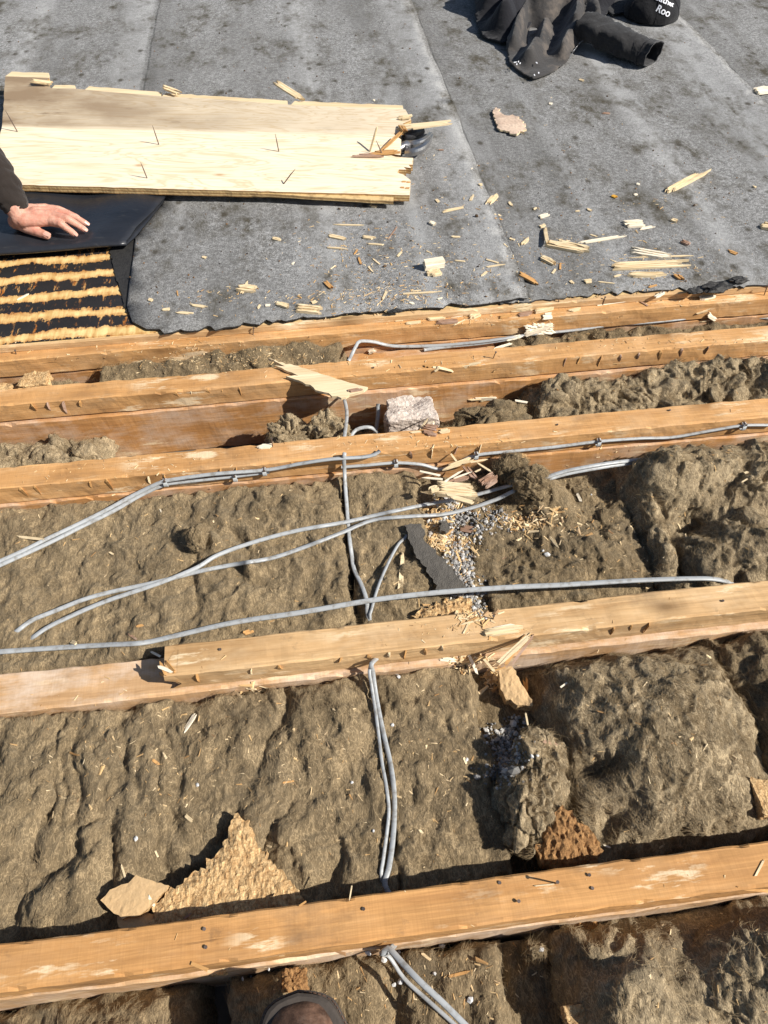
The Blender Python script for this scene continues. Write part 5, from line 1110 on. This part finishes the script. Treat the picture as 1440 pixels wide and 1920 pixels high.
# ================================================================== SPLINTERS AND OFFCUTS
rr = random.Random(77)
USED = {}
TONE = ['pale cream', 'white', 'orange', 'brown', 'yellow']
def where_felt(x, y):
    a = 'near the scorched decking' if x < 420 else 'below the plywood middle' if x < 600 else 'below the broken plywood end' if x < 780 else 'left of the seam' if x < 930 else 'near the crossed sticks' if x < 1120 else 'near the longest shard' if x < 1300 else 'at the right edge'
    b = 'high on felt' if y < 300 else 'on upper felt' if y < 400 else 'on lower felt' if y < 530 else 'by torn felt edge'
    return b+' '+a
def where_bay(x, y):
    if y > 1700: return 'in the nearest bay '+('left of the boot' if x < 480 else 'right of the boot' if x < 800 else 'at the right')
    side = 'at the far left' if x < 250 else 'left of the cables' if x < 640 else 'by the upright cables' if x < 790 else 'by the gravel' if x < 1000 else 'on the right-hand wool' if x < 1250 else 'at the right edge'
    return ('in the second bay ' if y > 1240 else 'in the third bay ')+side
def describe(q, kind, place):
    L = math.hypot(q[2]-q[0], q[3]-q[1]); sl = math.degrees(math.atan2(-(q[3]-q[1]), q[2]-q[0])); sl = (sl+90) % 180-90
    size = 'tiny' if L < 12 else 'short' if L < 26 else 'long' if L > 55 else 'medium'
    ori = 'level' if abs(sl) < 14 else 'upright' if abs(sl) > 60 else 'rising' if sl > 0 else 'falling'
    return '%s %s %s %s, %s' % (size, TONE[q[5]], ori, kind, place)
def splinter(x0, y0, x1, y1, w, tone, label, group=None, cat='splinter', th=None, tilt=0, name='wood_splinter', bend=0, teeth=3, zz=None):
    if zz is None:
        a, na = surf(x0, y0); b, nb = surf(x1, y1)
        if (a-b).length > 3*(at(x0, y0, a.z)-at(x1, y1, a.z)).length+.03 or abs(a.z-b.z) > .6*(a-b).length:
            z = max(a.z, b.z); a, b = at(x0, y0, z), at(x1, y1, z); na = nb = Vector((0, 0, 1))
    else: a, b = at(x0, y0, zz), at(x1, y1, zz if not hasattr(zz, '__len__') else zz); na = nb = Vector((0, 0, 1))
    d = b-a; L = d.length; ux = d.normalized(); nn = (na+nb); nn = (nn-ux*nn.dot(ux)).normalized(); uy = nn.cross(ux)
    mx, my = (x0+x1)/2, (y0+y1)/2; l2 = math.hypot(x1-x0, y1-y0) or 1; ox, oy = -(y1-y0)/l2*w/2, (x1-x0)/l2*w/2; zc = (a.z+b.z)/2
    ww = (at(mx+ox, my+oy, zc)-at(mx-ox, my-oy, zc)).length; ww = max(.0013, min(ww*.85, .7*L)); t_ = th or min(.008, max(.0012, ww*.38))
    V, Fc = bundle_np(L, ww, t_, rr, teeth=teeth, bend=bend); M = Matrix.Rotation(-tilt, 3, 'Y'); c_ = (a+b)/2+nn*(.0006+abs(math.sin(tilt))*L*.5)
    W = []
    for v in V:
        q = M @ Vector(v); W.append(c_+ux*q.x+uy*q.y+nn*q.z)
    o = obj(name, W, Fc, SH[tone]); tag(o, label, cat, group); return o
GF = 'small wood splinters on the felt'; LF = 'small loose wood splinter lying on the grey felt'
for q in [(624, 422, 683, 423, 2.5, 0), (688, 458, 720, 460, 3, 0), (612, 465, 655, 467, 3.2, 0), (727, 450, 745, 425, 2, 3), (672, 483, 677, 497, 5, 2), (698, 485, 713, 497, 2.5, 0), (745, 482, 753, 473, 3.5, 0), (510, 447, 528, 452, 5, 0), (692, 387, 708, 389, 4, 0), (828, 399, 871, 389, 3.2, 0), (817, 374, 823, 381, 4, 0), (882, 378, 887, 365, 5, 0), (953, 378, 960, 388, 4, 0), (925, 403, 940, 405, 3, 0), (927, 410, 941, 412, 3, 2), (805, 418, 816, 423, 6, 1), (845, 445, 863, 445, 3, 0), (852, 489, 872, 491, 2.2, 0), (910, 502, 947, 496, 2.6, 0), (910, 487, 935, 494, 2.6, 0), (902, 519, 913, 510, 4, 0), (717, 563, 725, 547, 4.5, 0), (753, 552, 823, 548, 3, 0), (767, 570, 777, 569, 4, 1), (820, 562, 830, 559, 3, 1), (583, 570, 595, 565, 5, 0), (547, 497, 552, 492, 3, 1), (822, 282, 832, 282, 2, 3), (883, 318, 895, 310, 2.2, 1), (897, 348, 905, 347, 4, 0), (1127, 213, 1144, 214, 2.2, 3), (1098, 392, 1109, 397, 3, 0), (1078, 397, 1087, 396, 2.2, 0), (1188, 367, 1195, 365, 3, 1), (1192, 346, 1200, 347, 3, 1), (1257, 413, 1270, 417, 6, 0), (1012, 428, 1023, 422, 4.5, 0), (977, 461, 994, 447, 5.5, 0), (1035, 514, 1042, 505, 4, 0), (1050, 507, 1051, 493, 4.5, 2), (1275, 453, 1293, 460, 7, 3), (1095, 530, 1110, 528, 6, 0), (1120, 529, 1153, 532, 2, 0), (1362, 470, 1382, 478, 4.5, 2), (1068, 527, 1075, 533, 4, 0), (353, 572, 392, 578, 4.2, 0), (328, 586, 365, 590, 4.5, 0), (278, 563, 287, 565, 4.5, 0), (378, 482, 387, 485, 4, 0), (303, 582, 320, 581, 4, 0), (1105, 440, 1120, 445, 2, 0), (332, 545, 334, 556, 3, 2), (483, 580, 488, 572, 4, 0), (497, 574, 508, 573, 4, 1), (770, 547, 790, 545, 2, 0), (690, 500, 700, 512, 3, 0), (1000, 394, 1006, 390, 3, 0), (1245, 560, 1262, 557, 3, 0), (1150, 520, 1165, 516, 3, 0), (664, 478, 671, 468, 3, 2), (1410, 350, 1418, 353, 3, 0), (1085, 150, 1095, 153, 2.5, 0), (1030, 197, 1034, 194, 3, 1), (700, 190, 703, 188, 3, 1), (1215, 540, 1232, 535, 3, 2), (955, 448, 965, 451, 3, 0)]:
    splinter(*q, describe(q, 'splinter', where_felt(q[0], q[1])), GF)
for q, lab in [((615, 443, 649, 450, 5.5, 0), 'short cream splinter on the felt below the plywood, left of a shorter twin'), ((677, 445, 707, 449, 6, 0), 'blunt cream splinter on the felt above two curved slivers'), ((913, 386, 933, 365, 9, 0), 'frayed cream wood tuft on the felt beside the lap seam'), ((800, 517, 827, 512, 12, 0), 'frayed cream chip lying against the white offcut block'), ((608, 528, 623, 543, 7, 2), 'orange leaf-shaped wood chip on the felt left of centre'), ((518, 570, 543, 577, 8, 0), 'cream chip at the felt edge touching the large frayed chip'), ((552, 580, 605, 585, 15, 0), 'large frayed cream chip at the felt edge left of centre'), ((1010, 409, 1029, 403, 6, 1), 'small white rectangular wood chip on the felt right of the lap seam'), ((1168, 423, 1207, 421, 13, 1), 'white crumpled wood chip on the felt at right'), ((1198, 431, 1228, 425, 3.5, 1), 'white sliver sticking out beside the crumpled white chip'), ((1080, 458, 1175, 443, 4, 1), 'long thin white sliver on the felt pointing right'), ((1012, 483, 1040, 497, 8, 0), 'stubby cream splinter below the crossed sticks on the felt'), ((970, 512, 1010, 535, 8, 2), 'brownish round splinter on the felt near its torn edge'), ((1180, 472, 1260, 485, 13, 1), 'broad forked pale splinter above the longest shard on the felt'), ((1145, 504, 1293, 495, 12, 0), 'longest pointed cream shard lying on the felt at right'), ((1175, 517, 1250, 518, 9, 0), 'flat cream splinter just below the longest shard on the felt'), ((1262, 513, 1280, 528, 7, 2), 'orange crumpled chip at the right tip of the longest shard'), ((1147, 368, 1156, 372, 7, 4), 'tiny bright yellow chip lying alone on the felt'), ((443, 541, 482, 545, 13, 0), 'star-shaped frayed cream chip on the felt left of centre'), ((453, 552, 466, 528, 5, 0), 'thin sliver crossing the star-shaped chip'), ((32, 563, 55, 552, 3, 1), 'white sliver lying on the scorched decking'), ((1412, 174, 1446, 169, 13, 1), 'pale chip at the right edge of the picture, upper felt'), ((1424, 424, 1452, 431, 16, 0), 'cream chip cut by the right picture edge, lower felt'), ((1228, 560, 1246, 548, 6, 1), 'white chip on the decking edge at right'), ((1178, 484, 1300, 480, 2.5, 0), 'hair-thin sliver beside the forked pale splinter')]:
    splinter(*q, lab, None, 'wood chip' if 'chip' in lab else 'splinter')
splinter(1247, 365, 1335, 317, 8, 0, 'straight square cream stick lying alone on the felt at right', th=.009, name='wood_stick', cat='stick')
splinter(1023, 457, 1105, 473, 15, 0, 'broad cream stick on the felt crossed by a thin upright one', th=.010, name='wood_stick', cat='stick')
splinter(1020, 428, 1028, 483, 7, 0, 'thin stick crossing the broad cream stick on the felt', name='wood_stick', cat='stick', th=.006, tilt=.1)
rough_slab('bark_chip', 'square pinkish wood chip with frayed corner on the upper felt', 'wood chip', [(925, 212), (931, 200), (940, 210), (950, 216), (972, 217), (985, 234), (983, 247), (962, 250), (935, 240), (930, 226)], .034, .006, 'bark_wood', 51, .0010, .006, (0, 0), .004, 'shard_cream')
a = at(795, 503, .028); m = MB()
def block(px0, py0, px1, py1, w, h, label):
    a, b = at(px0, py0, .030), at(px1, py1, .030); d = (b-a); L = d.length; d.normalize(); s = Vector((-d.y, d.x, 0)); V = []
    prof = [(0, 0), (w, 0), (w, h*.55), (w*.8, h*.62), (w*.78, h), (.12*w, h), (.1*w, h*.62), (0, h*.55)]
    for t_ in (0, 1):
        for q in prof: V.append(a+d*L*t_+s*q[0]+Vector((0, 0, q[1]))+d*rr.uniform(-.002, .002))
    n_ = len(prof); Fc = [(i, (i+1) % n_, n_+(i+1) % n_, n_+i) for i in range(n_)]+[tuple(range(n_))[::-1], tuple(range(n_, 2*n_))]
    o = obj('wood_offcut', V, Fc, SH[1]); tag(o, label, 'offcut')
block(798, 508, 834, 502, .022, .022, 'white grooved offcut block standing on the felt')
# the splintered plank end lying across joist four
poly = [at(x, y, .007) for x, y in ((503, 672), (530, 680), (580, 694), (640, 714), (690, 727), (672, 737), (655, 741), (640, 747), (600, 734), (560, 714), (536, 706), (560, 705), (515, 686), (535, 688))]
V, Fc = slab_np([(p.x, p.y) for p in poly], .008, lambda X, Y: .0085+0*X, .006, .0014, 5, bstep=.009)
o = obj('splintered_plank', V, Fc, SH[0]); tag(o, 'splintered cream plank end lying across the fourth joist', 'plank'); add_surf(V, Fc)
# clusters: label prefix, list
HEAP = False
def cluster(lst, lab, group):
    for i_, q in enumerate(lst): splinter(*q, describe(q, 'splinter', lab+((', left of centre' if q[0] < 850 else ', at centre' if q[0] < 960 else ', right of centre' if q[0] < 1150 else ', at right') if 'farthest joist' in lab else '')), group, zz=(-.036+.0016*i_ if HEAP and q[1] < 950 else None))
HEAP = True
cluster([(828, 882, 893, 858, 9, 0), (832, 906, 880, 894, 11, 3), (868, 872, 892, 901, 10, 3), (816, 918, 896, 926, 30, 0), (903, 912, 932, 893, 22, 3), (785, 884, 826, 893, 4, 1), (790, 896, 832, 900, 4, 1), (832, 905, 868, 882, 4, 1), (893, 868, 922, 886, 4, 0), (845, 852, 856, 866, 4, 0), (880, 868, 915, 862, 3, 0), (862, 990, 897, 996, 12, 3), (850, 898, 885, 885, 3, 1), (890, 886, 902, 880, 3, 0), (833, 930, 890, 945, 8, 0), (805, 922, 822, 915, 12, 0)], 'in the heap above the third bay gravel', 'splinters heaped above the gravel')
HEAP = False
cluster([(905, 1190, 985, 1178, 16, 0), (925, 1180, 965, 1172, 7, 1), (930, 1250, 1000, 1186, 11, 0), (945, 1252, 985, 1190, 8, 2), (958, 1248, 1002, 1190, 6, 3), (900, 1192, 955, 1186, 8, 0), (878, 1228, 896, 1266, 7, 1), (900, 1228, 928, 1262, 6, 0), (985, 1272, 992, 1316, 9, 2), (820, 1235, 862, 1240, 8, 1), (862, 1172, 905, 1162, 4, 0), (868, 1190, 880, 1165, 3, 0), (985, 1336, 990, 1362, 4, 0), (915, 1200, 930, 1178, 6, 2), (440, 1296, 455, 1310, 6, 0)], 'at the broken middle of the second joist', 'splinters of the broken second joist')
splinter(830, 1196, 858, 1146, 8, 0, 'pale stick lying crosswise on the second joist', name='wood_stick', cat='stick')
cluster([(282, 1222, 302, 1232, 5, 1), (296, 1250, 325, 1262, 8, 1), (300, 1262, 335, 1275, 7, 2), (312, 1240, 330, 1262, 9, 2), (300, 1240, 312, 1268, 8, 2)], 'at the broken end of the second joist strip', 'splinters at the broken strip end')
cluster([(790, 800, 822, 806, 10, 3), (792, 812, 820, 816, 9, 3), (800, 798, 816, 792, 10, 1), (788, 806, 803, 785, 4, 0), (822, 812, 845, 808, 8, 0), (768, 812, 790, 810, 4, 0), (480, 840, 512, 838, 9, 1), (870, 752, 905, 747, 6, 0), (885, 748, 935, 745, 5, 1), (900, 752, 925, 742, 5, 0), (965, 752, 990, 756, 4, 1)], 'about the third joist near the brick lump', 'splinters about the third joist')
cluster([(805, 690, 850, 700, 10, 0), (840, 700, 905, 686, 13, 0), (812, 700, 828, 688, 10, 0), (795, 690, 822, 683, 6, 2), (880, 693, 915, 684, 5, 1), (650, 735, 680, 730, 6, 3)], 'on the front edge of the fourth joist', 'splinters of the fourth joist')
cluster([(800, 600, 835, 596, 7, 0), (815, 607, 860, 602, 8, 3), (835, 592, 870, 588, 8, 1), (850, 612, 875, 600, 6, 0), (880, 598, 900, 590, 8, 0), (905, 585, 945, 578, 10, 0), (955, 580, 1000, 572, 13, 0), (1000, 585, 1035, 577, 12, 0), (970, 592, 1000, 588, 8, 3), (1015, 595, 1035, 592, 9, 1), (1095, 572, 1180, 562, 6, 1), (1235, 560, 1262, 556, 6, 0), (1310, 562, 1340, 556, 8, 1), (760, 608, 790, 605, 5, 0), (930, 598, 960, 592, 5, 2), (985, 578, 1010, 568, 5, 0), (862, 582, 890, 578, 4, 0), (735, 603, 760, 600, 4, 0), (1065, 585, 1090, 580, 5, 0), (1200, 566, 1215, 575, 3, 3)], 'on the farthest joist by the decking', 'splinters on the farthest joist')
cluster([(1040, 608, 1095, 613, 9, 0), (1300, 590, 1335, 580, 5, 0), (1325, 588, 1342, 598, 7, 1), (1310, 605, 1345, 598, 4, 0), (845, 640, 868, 655, 7, 2), (940, 640, 985, 628, 5, 1), (925, 655, 960, 645, 4, 1), (690, 660, 705, 655, 8, 1)], 'beside the cable in the farthest bay', 'splinters in the farthest bay')
rock('white_wood_lump', 'bright white splintered wood lump in the farthest bay', 'wood lump', tuple(surf(1008, 622)[0]+Vector((0, 0, .012))), (.036, .014, .014), 33, 'shard_white', 4, amp=.4)
splinter(980, 632, 1035, 612, 7, 1, 'white sliver across the bright white wood lump')
for q, lab in [((344, 1376, 368, 1338, 9, 1), 'white curled wood sliver on the wrinkled batt, second bay'), ((751, 1108, 754, 1034, 9, 0), 'pointed cream splinter standing beside the dark felt offcut'), ((32, 1006, 86, 1012, 5, 0), 'cream splinter on the batt at the left edge, third bay'), ((840, 1832, 882, 1822, 8, 2), 'orange splinter on the wool right of the boot'), ((790, 1788, 808, 1802, 7, 0), 'stubby cream splinter right of the cable, nearest bay'), ((1082, 925, 1090, 942, 6, 1), 'white curled sliver on the dark wool, third bay'), ((1030, 1005, 1048, 1028, 4, 0), 'thin cream sliver on the dark wool, third bay'), ((888, 1068, 950, 1046, 3, 3), 'long brown twig on the dark wool right of the gravel'), ((228, 1620, 236, 1648, 5, 0), 'thin cream sliver above the flat chipboard fragment'), ((278, 1678, 290, 1700, 7, 1), 'white sliver between the two chipboard fragments'), ((1380, 1662, 1440, 1668, 10, 2), 'orange splinter torn from the nearest joist at the right edge'), ((1415, 1645, 1432, 1612, 5, 0), 'thin cream splinters on the nearest joist at the right edge'), ((358, 1806, 392, 1820, 9, 2), 'orange splinter hanging from the front of the nearest joist'), ((1000, 1662, 1040, 1658, 3, 0), 'hair-thin cream sliver on the nearest joist beside a nail'), ((345, 1722, 360, 1712, 5, 3), 'brown crumb lying on the triangular chipboard fragment')]:
    splinter(*q, lab)
for q in [(130, 1412, 148, 1418, 5, 2), (285, 1424, 300, 1435, 7, 2), (240, 1188, 258, 1200, 5, 3), (255, 1176, 270, 1172, 5, 2), (134, 1205, 146, 1208, 8, 0), (348, 1528, 362, 1540, 8, 0), (290, 1595, 296, 1608, 5, 0), (500, 1585, 510, 1588, 5, 0), (528, 1468, 552, 1464, 4, 2), (785, 1555, 792, 1564, 6, 0), (1015, 1390, 1045, 1396, 8, 3), (868, 1420, 874, 1434, 6, 0), (1130, 1585, 1145, 1590, 4, 1), (1235, 1590, 1245, 1582, 5, 0), (1180, 985, 1190, 1000, 4, 0), (1360, 865, 1372, 862, 3, 0), (1390, 905, 1402, 898, 3, 0), (1395, 888, 1403, 886, 4, 0), (455, 1190, 475, 1182, 8, 2), (1135, 1320, 1140, 1310, 4, 0), (1050, 1290, 1064, 1280, 4, 1), (560, 1700, 575, 1690, 4, 2), (655, 1690, 660, 1660, 3, 0), (205, 1035, 214, 1040, 4, 0), (300, 955, 303, 962, 3, 1), (1322, 1228, 1332, 1235, 5, 0)]:
    splinter(*q, describe(q, 'wood chip', 'on the wool '+where_bay(q[0], q[1])).replace('on the wool in the', 'on wool,').replace('at the far left', 'far left').replace('on the right-hand wool', 'right side'), 'wood chips on the insulation', 'wood chip')
for px, py, r in [(735, 1360, .0042), (700, 1558, .0030), (370, 1472, .0032), (255, 1571, .0042), (1026, 1040, .0065), (874, 1425, .004), (660, 1468, .0025), (742, 1265, .006), (748, 1270, .004), (1018, 1032, .003), (690, 1783, .005), (720, 1803, .0042), (752, 1840, .004), (741, 1846, .004), (828, 1770, .005), (883, 1875, .006), (504, 1815, .003), (1012, 1780, .004), (815, 1825, .0035), (748, 1782, .0042), (470, 1832, .003), (1108, 928, .003), (455, 1838, .0028), (887, 1140, .005)]:
    p, nn = surf(px, py); V, Fc = stone_np(p+nn*r*.45, r, rr); o = obj('stone_chip', V, Fc, MATS['stone_white']); tag(o, ('larger' if r > .0045 else 'small' if r > .0031 else 'tiny')+' whitish stone chip on the wool '+where_bay(px, py), 'stone', 'stone chips on the insulation')
